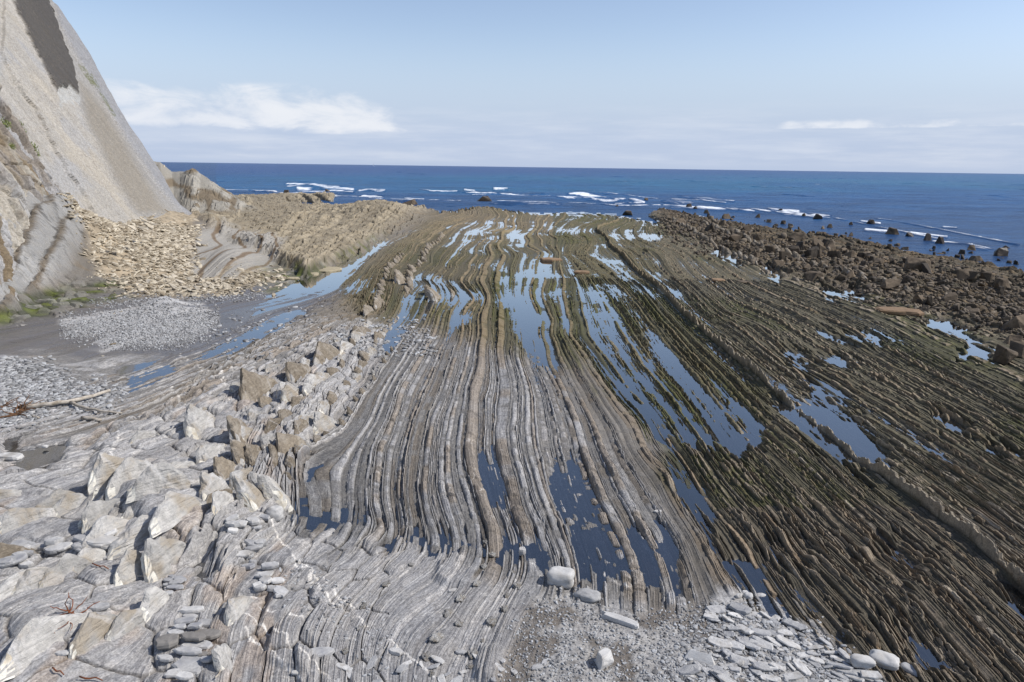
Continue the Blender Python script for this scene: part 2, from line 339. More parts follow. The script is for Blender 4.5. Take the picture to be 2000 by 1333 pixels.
def terrain(TXg, Yg):
    Xg = TXg * Yg; u, uw = bedcoord(TXg, Yg); PX, PY = proj(Xg, Yg, 0.0); X, Y = Xg, Yg
    bi = np.clip(np.searchsorted(ed, uw) - 1, 0, len(hh) - 1)
    bt = (uw - ed[bi]) / (ed[bi + 1] - ed[bi]); bt = np.where((bt < .02) | (bt > .98), 0, bt); bh = hh[bi]; btan = tn[bi]
    brand = hash2(bi, bi * 0 + 3, 11)
    bf = bi.astype(np.float32)
    # along the strike each bed is broken into blocks
    vv = Y * (1 + 0 * X)
    blk = vn(vv * (.5 + brand) * 1.1, bf * 3.7, 21); blk2 = vn(vv * 2.6 * (.6 + brand), bf * 5.1, 22)
    notch = ss(vn(vv * 3.5 + brand * 50, bf * 2.3, 23), .12, .25)
    # fingered pixel coordinates: region borders run ragged along single beds
    fy_ = (brand - .5) * 2 + (blk2 - .5)
    dpx = np.clip((PY - 330) * .045, 2, 30)
    WX = PX + (fbm(X * .8, Y * .8, 3, 5) - .5) * dpx; WY = PY + fy_ * dpx * .8 + (fbm(X * .6, Y * .6, 3, 6) - .5) * dpx
    def reg(P, soft=12, warpd=True):
        d = sdpoly(WX if warpd else PX, WY if warpd else PY, P); return ss(d, -soft, soft)
    R = {}
    R['land'] = reg([(-900,470),(200,410),(330,402),(440,392),(480,386),(560,382),(655,380),(650,389),(560,393),(560,398),(640,405),(740,408),(850,410),(850,412),(885,414),(950,407),(1050,417),(1100,415),(1200,419),(1262,432),(1290,436),(1262,418),(1290,408),(1400,432),(1500,448),(1640,468),(1750,492),(1900,515),(2000,540),(2900,660),(2900,2600),(-900,2600)], 5)
    R['right'] = reg([(1235,420),(1245,470),(1290,560),(1330,620),(1400,700),(1480,780),(1440,850),(1300,860),(1300,960),(1400,1100),(1480,1200),(1700,1360),(1750,1500),(2900,1500),(2900,400)], 30)
    R['rocky'] = reg([(1270,400),(1300,440),(1400,480),(1500,520),(1600,556),(1720,588),(1850,625),(2000,670),(2900,900),(2900,400)], 14)
    R['centre'] = reg([(640,560),(880,410),(1240,410),(1300,560),(1500,780),(1440,860),(1250,830),(1150,720),(1010,690),(840,640),(700,620)], 30)
    R['light'] = reg([(-900,680),(350,690),(450,650),(760,640),(860,670),(1010,700),(1100,760),(1180,860),(1260,960),(1330,1080),(1260,1130),(1450,1180),(1640,1290),(1720,1360),(1720,2600),(-900,2600)], 26)
    R['reef'] = reg([(350,440),(430,390),(480,380),(660,374),(660,392),(860,400),(800,436),(730,470),(690,500),(600,540),(520,500),(400,460)], 8)
    R['fold'] = reg([(372,480),(430,462),(520,470),(560,490),(520,540),(440,560),(400,580),(372,560)], 10)
    R['talus'] = reg([(165,500),(225,440),(290,425),(395,452),(370,480),(375,560),(430,556),(520,530),(560,545),(440,575),(300,583),(200,560),(160,530)], 9)
    R['algaeL'] = reg([(-400,585),(0,572),(90,570),(200,572),(260,578),(190,590),(130,605),(60,622),(0,632),(-400,660)], 7)
    R['algaeC'] = reg([(500,570),(560,545),(600,510),(700,470),(760,462),(720,490),(660,520),(620,540),(560,570)], 10)
    R['wetsand'] = reg([(-400,640),(0,632),(90,612),(190,592),(270,580),(520,568),(690,560),(660,590),(600,620),(520,650),(420,690),(360,705),(250,700),(100,690),(0,700),(-400,740)], 12)
    R['pebL'] = reg([(115,630),(190,612),(300,600),(400,604),(430,625),(400,660),(330,680),(230,684),(190,665),(130,655)], 9)
    R['shard'] = reg([(-400,700),(0,697),(100,715),(130,745),(240,770),(200,800),(100,800),(0,840),(-400,880)], 12)
    R['gravel'] = reg([(1046,1165),(1120,1150),(1230,1200),(1330,1190),(1450,1180),(1520,1200),(1640,1270),(1720,1345),(1740,1600),(930,1600),(985,1290),(1010,1210)], 14)
    R['shore'] = reg([(-400,560),(560,560),(700,600),(700,700),(300,760),(-400,760)], 20)
    R['near'] = reg([(-900,860),(200,850),(420,800),(560,740),(700,640),(760,650),(700,780),(620,860),(565,960),(560,1040),(700,1070),(850,1080),(960,1130),(1030,1170),(980,1300),(960,1600),(-900,1600)], 22)
    R['ridgeL'] = reg([(190,870),(350,790),(480,700),(620,600),(690,580),(760,600),(700,700),(650,790),(600,850),(560,980),(540,1040),(430,1120),(300,1060),(180,1000)], 22)
    # ---- base elevation
    E = .07 + .10 * (fbm(X * .22, Y * .12, 3, 41) - .5) + 0 * X
    E += (.16 * R['centre'] + .13 * R['right'] * (1 - R['rocky']) + .10 * (1 - R['near']) * (1 - R['right']) * (1 - R['centre'])) * (fbm(u * 2.4, Y * .05, 3, 141) - .5) * 2 * (1 - R['gravel'])
    E += .02 * R['centre'] + .03 * R['right'] + .12 * R['rocky']
    E += R['reef'] * (.1 + .9 * fbm(X * .05, Y * .06, 3, 44))
    E += R['ridgeL'] * (.05 + .3 * fbm(X * .35, Y * .3, 3, 46))
    def blob(px, py, sx, sy, a):
        return a * np.exp(-((PX - px) / sx) ** 2 - ((PY - py) / sy) ** 2)
    E += blob(450, 520, 60, 32, 1.1) + blob(740, 428, 75, 15, 1.7) + blob(600, 392, 60, 6, .5) + blob(560, 440, 90, 18, .3)
    E += blob(640, 470, 60, 15, .3) + blob(930, 412, 70, 6, .7) + blob(800, 500, 80, 40, .15)
    E += blob(320, 605, 42, 10, .55) + blob(250, 645, 100, 24, .16)
    E += blob(90, 1250, 150, 90, .35) + blob(300, 1010, 130, 60, .35) + blob(80, 720, 60, 14, .2)
    # the folded mound that closes the cliff
    mh = np.interp(PX, [150, 270, 325, 345, 362, 385, 410, 440, 480, 540], [8.0, 8.6, 7.6, 6.2, 6.2, 5.9, 4.6, 3.0, 1.0, 0])
    mw = np.where(Y < 103, np.exp(-((Y - 103) / (6.5 + 2.5 * fbm(X * .2, Y * 0, 2, 8))) ** 2), np.exp(-((Y - 103) / 12) ** 2))
    MND = mh * mw; E += MND
    # pools: (polygon, depth)
    POOLS = [
     ([(850,566),(1180,562),(1330,572),(1180,584),(1000,592),(760,600),(640,640),(620,620),(730,590)], .24),
     ([(1000,590),(1065,588),(1075,680),(1090,740),(1030,690),(1005,650)], .24),
     ([(1090,590),(1200,600),(1290,680),(1400,760),(1500,850),(1440,900),(1320,860),(1220,780),(1150,700),(1090,650)], .22),
     ([(1100,440),(1165,452),(1290,462),(1290,472),(1160,462),(1060,452)], .2),
     ([(1000,455),(1060,460),(1080,520),(1140,560),(1090,575),(1010,560),(1020,510)], .16),
     ([(855,415),(870,425),(800,460),(740,490),(700,520),(665,560),(560,574),(520,575),(600,535),(690,485),(750,455),(830,425)], .24),
     ([(760,520),(900,450),(960,430),(930,470),(870,560),(760,600),(660,610),(690,560)], .15),
     ([(800,600),(830,595),(800,650),(760,690),(740,660)], .2), ([(890,600),(925,600),(905,640),(880,650)], .2),
     ([(700,600),(860,590),(800,650),(740,660),(640,640)], .12),
     ([(1560,780),(1640,840),(1720,905),(1700,940),(1640,905),(1540,830),(1500,780)], .22), ([(1590,778),(1660,820),(1740,920),(1700,900),(1620,840)], .3),
     ([(1370,640),(1420,680),(1480,730),(1450,735),(1390,690)], .28),
     ([(1600,560),(1670,566),(1690,582),(1620,578)], .5), ([(1790,625),(1860,640),(1900,655),(1820,645)], .5),
     ([(1600,645),(1680,655),(1760,668),(1690,670),(1610,655)], .4), ([(1500,520),(1540,535),(1520,545),(1490,530)], .5),
     ([(1890,670),(1945,690),(1935,710),(1870,700),(1900,690)], .5), ([(1400,485),(1450,505),(1440,512),(1395,492)], .5),
     ([(1530,680),(1620,700),(1680,715),(1640,720),(1540,700)], .25), ([(1820,810),(1900,835),(1900,850),(1830,830)], .3),
     ([(1545,720),(1600,740),(1680,790),(1640,790),(1570,750)], .2), ([(1930,870),(2000,885),(2000,900),(1940,885)], .3),
     ([(565,985),(700,1010),(760,1050),(860,1045),(960,1040),(1000,1050),(1040,1030),(1120,1030),(1230,1040),(1300,1040),(1330,1080),(1330,1150),(1230,1140),(1060,1120),(1040,1080),(960,1075),(860,1075),(700,1050),(560,1010)], .13),
     ([(1060,940),(1120,900),(1170,960),(1180,1030),(1080,1010)], .12),
     ([(1380,1080),(1480,1090),(1560,1130),(1640,1180),(1690,1230),(1600,1240),(1500,1190),(1420,1130)], .13),
     ([(1480,1040),(1560,1050),(1610,1090),(1560,1110),(1500,1080)], .14), ([(1650,1080),(1750,1060),(1830,1100),(1760,1140),(1690,1130)], .13),
     ([(1690,1220),(1780,1210),(1840,1260),(1880,1333),(1760,1333)], .13), ([(1300,880),(1380,960),(1400,1040),(1330,1000)], .12),
     ([(430,650),(560,610),(660,600),(600,640),(520,680),(420,700),(360,710),(400,680)], .09),
     ([(900,900),(960,890),(1000,980),(960,990),(930,950)], .1), ([(0,850),(130,870),(120,910),(60,930),(0,920)], .3),
     ([(560,990),(600,930),(640,900),(560,890),(530,960)], .1), ([(370,1120),(400,1080),(440,1085),(420,1130)], .3),
     ([(1950,1150),(2050,1200),(2050,1260),(1980,1200)], .3), ([(220,715),(330,700),(360,740),(260,760)], .12),
    ]
    pool = 0 * X
    for P, d in POOLS: pool = np.maximum(pool, reg(P, 12) * d)
    patch = fbm(X * .45, Y * .25, 3, 61)
    E -= pool * (1 - .52 * R['centre']) * (.8 + .5 * (patch - .3)) + .03 * R['centre'] + .05 * ss(patch, .5, .7) * (R['centre'] + R['right'] * .8)
    E -= (-.01 + .07 * ss(PX, 440, 540)) * (.5 + fbm(X * .5, Y * .3, 3, 191)) * R['wetsand'] * (1 - R['pebL']) - .05 * R['pebL']
    E = E * R['land'] - (1 - R['land']) * (1.5)
    # ---- relief of the beds
    A = .055 + .022 * R['light'] * (1 - R['near']) + .04 * R['centre'] + .022 * R['right'] + .07 * R['rocky'] + .05 * R['ridgeL'] + .14 * R['reef']
    A = A * (1 - .60 * R['wetsand']) * (1 - .55 * R['near'] * (1 - R['ridgeL'])) * (1 - .9 * R['gravel']) * (1 - R['pebL']) * (1 - .8 * R['talus']) * (1 - .5 * R['shard'])
    def step(f, s_):
        k = np.floor(vv * f * (.6 + .8 * brand) + 37.0 * brand); return hash2(k, bi, s_)
    s1_ = step(1.1, 61); s2_ = step(4.0, 62); s3_ = .5 + (step(11.0, 63) - .5) * (1 - ss(Y, 30, 52))
    strong = ss(hash2(bi, bi * 0 + 1, 3), .55, .9) + (bh > 1) * 1.0
    bro = np.clip(.25 + 1.1 * blk, 0, 1.25)
    bro = bro * np.where(bh > 1, .85 + .15 * notch, notch * .6 + .4) * np.where(ss(blk2, .3, .34) > 0, 1, .45)
    bro = bro * (1 - (.30 + .15 * R['right']) * (1 - R['near']) * (s2_ > .66)) * (.82 + .3 * s3_) * (1 - .6 * R['right'] * (s1_ > .80))
    bro = bro * (1 - .7 * (s2_ > .68) * R['light'] * (1 - R['near']) * ss(u, .4, 1.0) * (bh < 1))
    bro = np.where(bh > 1.6, .50 + .45 * blk2 + .30 * s3_ - .35 * (s2_ > .8), bro)
    saw_up = ss(bt, .0, .12); saw = saw_up * (1 - .55 * ss(bt, .25, 1.0)) * (1 - ss(bt, .90, 1.0) * .6)
    rnd_ = np.sin(np.clip(bt, 0, 1) * pi) ** .6
    rightness = np.clip(R['right'] + .55 * R['centre'] + .4 * (bh > 1), 0, 1)
    prof = rnd_ * (1 - rightness) + saw * rightness
    rel = A * bh * bro * prof * 1.5
    # finer lamination
    fw_ = .045; fi = np.floor(uw / fw_); ft = uw / fw_ - fi; fh = hash2(fi, fi * 0, 31)
    fblk = vn(vv * 1.6, fi * 1.7, 33)
    dcol = np.abs(np.gradient(uw, axis=1)); ffade = (1 - ss(dcol / fw_, .25, .5)) * (1 - ss(Y, 30, 48))
    rel += ffade * (.020 + .030 * rightness) * fh * np.where(fblk > .42, 1, .15) * ss(ft, 0, .3) * (1 - R['gravel']) * (1 - R['wetsand']) * (1 - R['talus']) * (1 - R['pebL'])
    # block-broken reef and rocky shore
    ce, cid, cf = cell(X * .9, Y * .5, 71)
    ce2, cid2, cf2 = cell(X * 2.3, Y * 1.3, 75)
    rb = np.clip(R['rocky'] + .55 * R['reef'], 0, 1)
    rel += rb * ((.30 * cid ** 2 * ss(ce, 0, .35)) + .14 * cid2 * ss(ce2, 0, .3))
    rel += R['reef'] * .3 * (fbm(X * 1.1, Y * .6, 4, 77) - .4)
    # near-left blocks: beds of 30-60 cm split by joints into rounded teeth
    r3, rid3, _ = cell(X * 1.1, Y * .45, 171); rel += R['reef'] * (.30 * rid3 * ss(r3, 0, .2))
    ce3, cid3, cf3 = cell(u * 1.7 + (fbm(X, Y, 2, 9) - .5) * .5, Y * .9 + X * .25, 81)
    rel += R['ridgeL'] * (.10 * cid3 * ss(ce3, 0, .30) + .05 * ss(ce3, 0, .1))
    rel += (R['near'] * (1 - R['ridgeL'])) * (.10 * ss(ce3, .0, .35) * ss(cid3, .5, .7) + .06 * (fbm(X * 1.3, Y * 1.3, 4, 83) - .5))
    jn = (1 - ss(ce3, .0, .07)) * (R['near'] + .6 * R['ridgeL']).clip(0, 1) * (PX < 760)
    rel -= .05 * jn
    c5, i5, _ = cell(u * .9 + (fbm(X * .8, Y * .8, 2, 19) - .5) * .8, Y * .55, 181)
    rel += R['near'] * (PX < 640) * .09 * i5 * ss(c5, 0, .12)
    r9, rid9, _ = cell(X * 1.7, Y * 1.3, 205); rel += R['algaeL'] * .26 * rid9 * ss(r9, 0, .25)
    # gravels, shards, talus roughness
    rel += (R['gravel'] + R['pebL'] + R['shard'] * .8) * (.035 * fbm(X * 9, Y * 9, 3, 91) - .02 + .1 * (fbm(X * .7, Y * .7, 3, 95) - .5))
    ta, tid, _ = cell(X * 2.0, Y * 2.0, 97)
    rel += R['talus'] * (.06 * tid * ss(ta, 0, .2)) + (.03 * (fbm(X * 6, Y * 6, 3, 93) - .5)) * (1 - R['wetsand'])
    ma, mid_, _ = cell(X * .35, Y * .3, 101)
    rel += ss(MND, .4, 2) * (1.3 * (fbm(X * .14, Y * .12, 4, 103) - .5) + .3 * (np.abs(np.sin((u * .35 + Y * .25 + 2.5 * fbm(X * .1, Y * .1, 3, 105)) * 2.4))))
    # talus fan against the cliff
    P1 = un(60, 600)[:2]; P2 = un(400, 440)[:2]; SD2 = (P2 - P1) / np.linalg.norm(P2 - P1); SN2 = np.array([SD2[1], -SD2[0]])
    perp = (X - P1[0]) * SN2[0] + (Y - P1[1]) * SN2[1]; along = (X - P1[0]) * SD2[0] + (Y - P1[1]) * SD2[1]
    tal = np.clip(2.6 * (1 - perp / 7.0), 0, 5.5) * ss(along, 0, 12) * (1 - ss(along, 40, 56))
    tal = np.where(perp > -9, tal, 0)
    r10, rid10, _ = cell(perp * 1.3 + .6 * fbm(X, Y, 2, 209), along * .7, 211)
    shelf = np.clip(1.5 * (1 - (perp + .8 * (fbm(along * .35, perp * 0, 3, 207) - .5) * 2 + 2.3) / 2.9), 0, 1.7) * (1 - ss(along, 14, 24)) * ss(along, -13, -3) * (perp > -6)
    shm = ss(shelf, .15, .6) * (1 - R['talus'])
    shelf = shelf + shm * (.5 * np.abs(np.sin(perp * 2.4 + along * .25 + 2.5 * fbm(X * .25, Y * .25, 3, 201))) + .55 * (fbm(X * 1.1, Y * 1.1, 4, 203) - .5) + .35 * rid10 * ss(r10, 0, .15))
    E = E + tal * .9 + shelf
    Z = E + rel
    # ---- vertex colour (the rock's own colour, plus shade painted into the bed gaps)
    def C(*a): return lin(*a)[None, None, :]
    g1 = hash2(bi, bi * 0 + 7, 41)[..., None]
    grey = C(147, 146, 145) * (1 - g1) + C(176, 174, 171) * g1
    tanr = C(132, 117, 97)
    dark = C(92, 82, 69) * (1 - g1) + C(140, 128, 108) * g1
    isT = np.clip(ss(btan, .62, .9) * ss(blk, .25, .5), 0, 1)[..., None]
    def mixc(a, b, f): return a + (b - a) * f
    F3 = lambda k: R[k][..., None]
    base = mixc(C(138, 134, 128), C(116, 108, 96), fbm(X * .3, Y * .2, 3, 51)[..., None])
    base = mixc(base, grey, F3('light'))
    base = mixc(base, tanr, isT * (.62 - .55 * F3('near')))
    base = mixc(base, mixc(dark, C(118, 98, 74), isT * .7), F3('right') * .9)
    cen = mixc(C(142, 124, 98), C(104, 96, 72), g1)
    base = mixc(base, cen, F3('centre') * .85)
    gr = ss(fbm(X * .16 + 3, Y * .1, 3, 53), .42, .62) * ss(hash2(bi, bi * 0 + 9, 55), .25, .6)
    low = ss(-rel, -.10, -.02)
    gmask = np.clip((R['centre'] * 1.0 + R['right'] * .65 * (PY < 1000) * (PX > 1250)) * (1 - R['light']) * (gr * .8 + .35) * (.35 + .65 * low) * (.6 + .6 * (PX > 960)), 0, 1)[..., None]
    base = mixc(base, C(84, 86, 38), np.clip(gmask * 1.25, 0, .9))
    base = mixc(base, mixc(C(182, 170, 146), C(140, 128, 106), fbm(X * .9, Y * .9, 3, 57)[..., None]), F3('reef') * .95)
    farT = ss(PY, 520, 430) * R['centre'] * (PX < 1080)
    base = mixc(base, C(158, 140, 112), farT[..., None] * .6)
    base = mixc(base, mixc(C(120, 102, 78), C(72, 60, 46), cid[..., None]), F3('rocky') * .8)
    strat = .5 + .5 * np.sin((u * 1.3 + Y * .12 + 3 * fbm(X * .12, Y * .1, 3, 59)) * 3.2)
    base = mixc(base, mixc(C(160, 156, 148), C(118, 100, 78), (ss(strat, .86, .98) * .9)[..., None]), F3('fold'))
    base = mixc(base, mixc(C(168, 164, 154), C(122, 106, 82), (ss(np.sin((Z * .9 + X * .35 + 5 * fbm(X * .12, Y * .12, 3, 60)) * 2.6), .62, .92) * .85)[..., None]), ss(MND, .3, 1.2)[..., None])
    base = mixc(base, mixc(C(188, 172, 146), C(140, 128, 108), tid[..., None]), F3('talus'))
    base = mixc(base, mixc(C(164, 163, 160), C(112, 98, 78), (ss(np.sin(perp * 4.8 + along * .5 + 5 * fbm(X * .25, Y * .25, 3, 201)), .45, .85) * .85)[..., None]), shm[..., None])
    alg = np.clip(R['algaeL'] + R['algaeC'] * .7 * ss(fbm(X * .5, Y * .5, 3, 67), .35, .55) + blob(560, 545, 60, 20, .6), 0, 1)[..., None]
    an = fbm(X * 1.6, Y * 1.6, 4, 69)[..., None]
    base = mixc(base, mixc(mixc(C(44, 56, 24), C(98, 106, 46), ss(an, .35, .7)), C(142, 140, 132), (ss(rid9, .72, .8) * .8)[..., None]), alg * (.62 + .35 * ss(an, .3, .55)) * (1 - ss(Z, .45, .9))[..., None])
    base = mixc(base, C(108, 105, 104) * (.85 + .3 * g1), F3('wetsand') * (1 - F3('pebL')) * .9)
    pb = fbm(X * 12, Y * 12, 2, 73)[..., None]
    base = mixc(base, mixc(C(150, 150, 150), C(205, 205, 205), pb), F3('pebL') * .85)
    base = mixc(base, mixc(C(135, 135, 138), C(215, 215, 215), pb), F3('shard') * .85)
    gcol = mixc(C(128, 126, 124), C(190, 188, 184), pb)
    gcol = mixc(gcol, C(92, 82, 70), (ss(fbm(X * 1.1, Y * 1.1, 4, 79), .52, .62) * .75)[..., None])
    base = mixc(base, gcol, F3('gravel'))
    fcol = (.70 + .55 * fh * np.where(fblk > .42, 1, .4)); fcol = 1 + (fcol - 1) * ffade * (1 - R['gravel']) * (1 - R['wetsand']) * (1 - R['pebL']) * (1 - R['shard']) * (1 - .6 * R['near'])
    base = base * fcol[..., None]
    # iron-stained and calcite veins near
    base = mixc(base, C(86, 82, 78), (jn * .7)[..., None])
    st = ss(fbm(X * 1.2 + u, Y * .7, 4, 85), .60, .72) * R['near'] * (PX < 620)
    base = mixc(base, C(178, 140, 92), st[..., None] * .2)
    vein = 0 * X
    for P in ([(470,1165),(500,1180),(540,1215),(590,1235)], [(505,1020),(560,1080),(600,1130),(660,1170),(700,1215)], [(480,1250),(560,1310),(600,1345)],
              [(650,1165),(690,1200),(720,1240)], [(730,1235),(790,1290),(850,1330)], [(1180,1120),(1210,1150),(1225,1165)], [(570,1105),(640,1180),(690,1215)], [(230,870),(220,930),(245,990)],
              [(355,700),(400,735),(440,760)], [(335,760),(350,800),(400,850)], [(440,730),(500,770),(540,800)], [(480,1210),(560,1270),(640,1333)]):
        d = polyline_d(PX + (fbm(X * 3, Y * 3, 3, 87) - .5) * 26, PY + (fbm(X * 3, Y * 3, 3, 88) - .5) * 26, P, 60)
        vein = np.maximum(vein, (1 - ss(d, 1.2, 2.8)) * (fbm(X * 5, Y * 5, 2, 89) > .38))
    vn2 = np.abs(fbm(X * 1.1 + Y * .6, Y * .9 - X * .5, 4, 90) - .5)
    vein = np.maximum(vein, (1 - ss(vn2, .002, .007)) * R['light'] * .5 * (1 - R['gravel']) * (PY > 640))
    base = mixc(base, C(228, 224, 216), vein[..., None] * .8)
    gap = (1 - ss(prof * bh * bro, .08, .38)) * (1 - R['near']) * (1 - R['gravel']) * (1 - R['fold']) * (1 - R['talus']) * (1 - R['wetsand']) * (1 - R['pebL']) * (1 - R['shard'])  # muddy, weedy troughs between beds, darkened also to paint in their shade
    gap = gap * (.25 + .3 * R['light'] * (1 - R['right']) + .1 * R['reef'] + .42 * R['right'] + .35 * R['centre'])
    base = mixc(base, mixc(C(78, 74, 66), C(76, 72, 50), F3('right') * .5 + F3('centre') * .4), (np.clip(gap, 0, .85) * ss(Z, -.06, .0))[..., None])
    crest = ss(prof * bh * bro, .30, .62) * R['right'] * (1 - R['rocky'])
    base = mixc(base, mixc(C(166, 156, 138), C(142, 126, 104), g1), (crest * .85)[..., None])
    wet = np.clip(ss(Z, .06, -.02) + R['wetsand'] * (1 - R['pebL']) * .9, 0, 1)
    base = base * (1 - .14 * wet[..., None])
    lam = np.clip(R['light'] + .5 * R['right'] + .3, 0, 1) * (1 - R['gravel']) * (1 - R['pebL']) * (1 - R['shard']) * (1 - R['talus']) * (1 - R['wetsand'] * .6) * (1 - R['reef'] * .5)
    lam = lam * ss(PY, 500, 600)

    return dict(X=X, Y=Y, Z=Z, col=base, wet=wet, bed=uw, lam=lam, land=R['land'], u=u)
P1 = un(60, 600)[:2]; P2 = un(400, 440)[:2]; SD2 = (P2 - P1) / np.linalg.norm(P2 - P1); SN2 = np.array([SD2[1], -SD2[0]])
def rock_sheet(TXb, Yb, keep=None):
    T = terrain(TXb, Yb); nr, nc = TXb.shape
    me, used = grid_mesh("rock_platform", np.stack([T['X'], T['Y'], T['Z']], -1).reshape(-1, 3), nr, nc, keep)
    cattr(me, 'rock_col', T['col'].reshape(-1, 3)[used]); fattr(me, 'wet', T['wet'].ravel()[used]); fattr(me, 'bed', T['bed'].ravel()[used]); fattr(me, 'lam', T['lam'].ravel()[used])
    return me
# lookup grid: ground height, water cells
NC, NR = 1000, 620
txs = np.linspace(TX0, TX1, NC); lys = np.linspace(math.log(Y0), math.log(Y1), NR)
_T = terrain(*(lambda a, b: (a, np.exp(b)))(*np.meshgrid(txs, lys))); X, Y, Z, u, LAND = _T['X'], _T['Y'], _T['Z'], _T['u'], _T['land']; del _T
M_PLAT = rock_attr_mat('wave_cut_rock')
parts = []
# strips of the platform whose grid columns follow the beds
for ya, yb in ((7.2, 11.5), (11.5, 18.5), (18.5, 30), (30, 50)):
    rows = np.linspace(math.log(ya) - .001, math.log(yb) + .002, int(math.log(yb / ya) * 560 * Q))
    fn_ = ufield(np.linspace(-1.28, 1.28, 800), np.full(800, rows[0])); ff_ = ufield(np.linspace(-1.28, 1.28, 800), np.full(800, rows[-1]))
    m_ = np.abs(np.linspace(-1.28, 1.28, 800)) < 1.0
    lo = min(fn_[m_].min(), ff_[m_].min()); hi = max(fn_[m_].max(), ff_[m_].max())
    n_near = 1750 * Q; dens = n_near / (fn_[m_].max() - fn_[m_].min())
    uc = np.linspace(lo, hi, int((hi - lo) * dens))
    TXb = np.empty((len(rows), len(uc))); tg = np.linspace(-1.28, 1.28, 900)
    for j, ly_ in enumerate(rows):
        ur = ufield(tg, np.full(900, ly_)); ur = np.maximum.accumulate(ur + np.arange(900) * 1e-6)
        TXb[j] = np.interp(uc, ur, tg)
    # smooth any kinks left where the field folds back
    TXb = np.clip(TXb, -1.0, 1.0) + 1e-9 * np.arange(len(uc))[None]
    Yb = np.exp(rows)[:, None] + 0 * TXb; TXb = snap(TXb, Yb)
    kp = (np.abs(TXb[:-1, :-1]) < .985) & (np.abs(TXb[:-1, 1:]) < .985) & ((TXb[:-1, 1:] - TXb[:-1, :-1]) > 1e-7)
    parts.append(rock_sheet(TXb, Yb, kp))
TXb, LYb = np.meshgrid(np.linspace(TX0 * 1.02, TX1 * 1.02, int(1750 * Q)), np.linspace(math.log(49.9), math.log(Y1), int(520 * Q)))
TXb = snap(TXb, np.exp(LYb)); parts.append(rock_sheet(TXb, np.exp(LYb)))
# one terrain object
import bmesh
objs_ = [bpy.data.objects.new("rock_platform", m_) for m_ in parts]
for o in objs_: COL.objects.link(o)
bpy.context.view_layer.update()
with bpy.context.temp_override(active_object=objs_[0], selected_editable_objects=objs_, selected_objects=objs_, object=objs_[0]):
    bpy.ops.object.join()
objs_[0].data.materials.append(M_PLAT); struct(objs_[0])
def ground(x, y):
    tx = x / y; ly = math.log(max(y, Y0))
    return float(bil(Z, np.array([(tx - TX0) / (TX1 - TX0) * (NC - 1)]), np.array([(ly - lys[0]) / (lys[-1] - lys[0]) * (NR - 1)]))[0])
# ground beside and behind the viewpoint
s = 26; gx = np.linspace(-140, 140, s * 4); gy = np.linspace(-60, 7.6, s); GX, GY = np.meshgrid(gx, gy)
gz = .0 + .25 * fbm(GX * .6, GY * .6, 4, 3) - .25 * ss(GY, 4, 7.4)
me, _ = grid_mesh("back_shore", np.stack([GX, GY, gz], -1).reshape(-1, 3), s, s * 4)
cattr(me, 'rock_col', np.tile(lin(150, 148, 144), (s * s * 4, 1))); fattr(me, 'wet', np.zeros(s * s * 4))
struct(link("shore_ground", me, rock_attr_mat('shore_rock', strat=False)))
# ------------------------------------------------------------------ tide pools
def water_mat(name, tint, rough=.02, bump=.05, scale=3.0):
    m, nt, b = newmat(name); nt.nodes.remove(b)
    out = nt.nodes['Material Output']
    fr = N(nt, 'ShaderNodeFresnel'); fr.inputs[0].default_value = 1.5
    tr = N(nt, 'ShaderNodeBsdfTransparent'); tr.inputs[0].default_value = (*tint, 1)
    gl = N(nt, 'ShaderNodeBsdfGlossy'); gl.inputs['Roughness'].default_value = rough; gl.inputs['Color'].default_value = (1, 1, 1, 1)
    geo = N(nt, 'ShaderNodeNewGeometry'); bp = N(nt, 'ShaderNodeBump'); bp.inputs['Strength'].default_value = bump; bp.inputs['Distance'].default_value = .02
    L(nt, NOISE(nt, geo.outputs['Position'], scale, 3, .6), bp.inputs['Height'])
    L(nt, bp.outputs[0], gl.inputs['Normal']); L(nt, bp.outputs[0], fr.inputs['Normal'])
    mx = N(nt, 'ShaderNodeMixShader'); L(nt, MATH(nt, 'MULTIPLY_ADD', fr.outputs[0], 1.55, .06, clamp=True), mx.inputs[0]); L(nt, tr.outputs[0], mx.inputs[1]); L(nt, gl.outputs[0], mx.inputs[2])
    L(nt, mx.outputs[0], out.inputs[0]); return m
st_ = 3
nr, nc = (NR - 1) // st_ + 1, (NC - 1) // st_ + 1
Xc = X[::st_, ::st_]; Yc = Y[::st_, ::st_]; Lc = LAND[::st_, ::st_]
zmin = np.full((nr - 1, nc - 1), 9.0)
for a in range(st_ + 1):
    for b_ in range(st_ + 1):
        sub = Z[a:a + (nr - 1) * st_:st_, b_:b_ + (nc - 1) * st_:st_][:nr - 1, :nc - 1]
        zmin[:sub.shape[0], :sub.shape[1]] = np.minimum(zmin[:sub.shape[0], :sub.shape[1]], sub)
keep = (zmin < .02) & (Lc[:-1, :-1] > .75)
me, _ = grid_mesh("tide_pool_water", np.stack([Xc, Yc, 0 * Xc], -1).reshape(-1, 3), nr, nc, keep)
struct(link("tide_pool_water", me, water_mat('pool_water', (.92, .91, .90))))
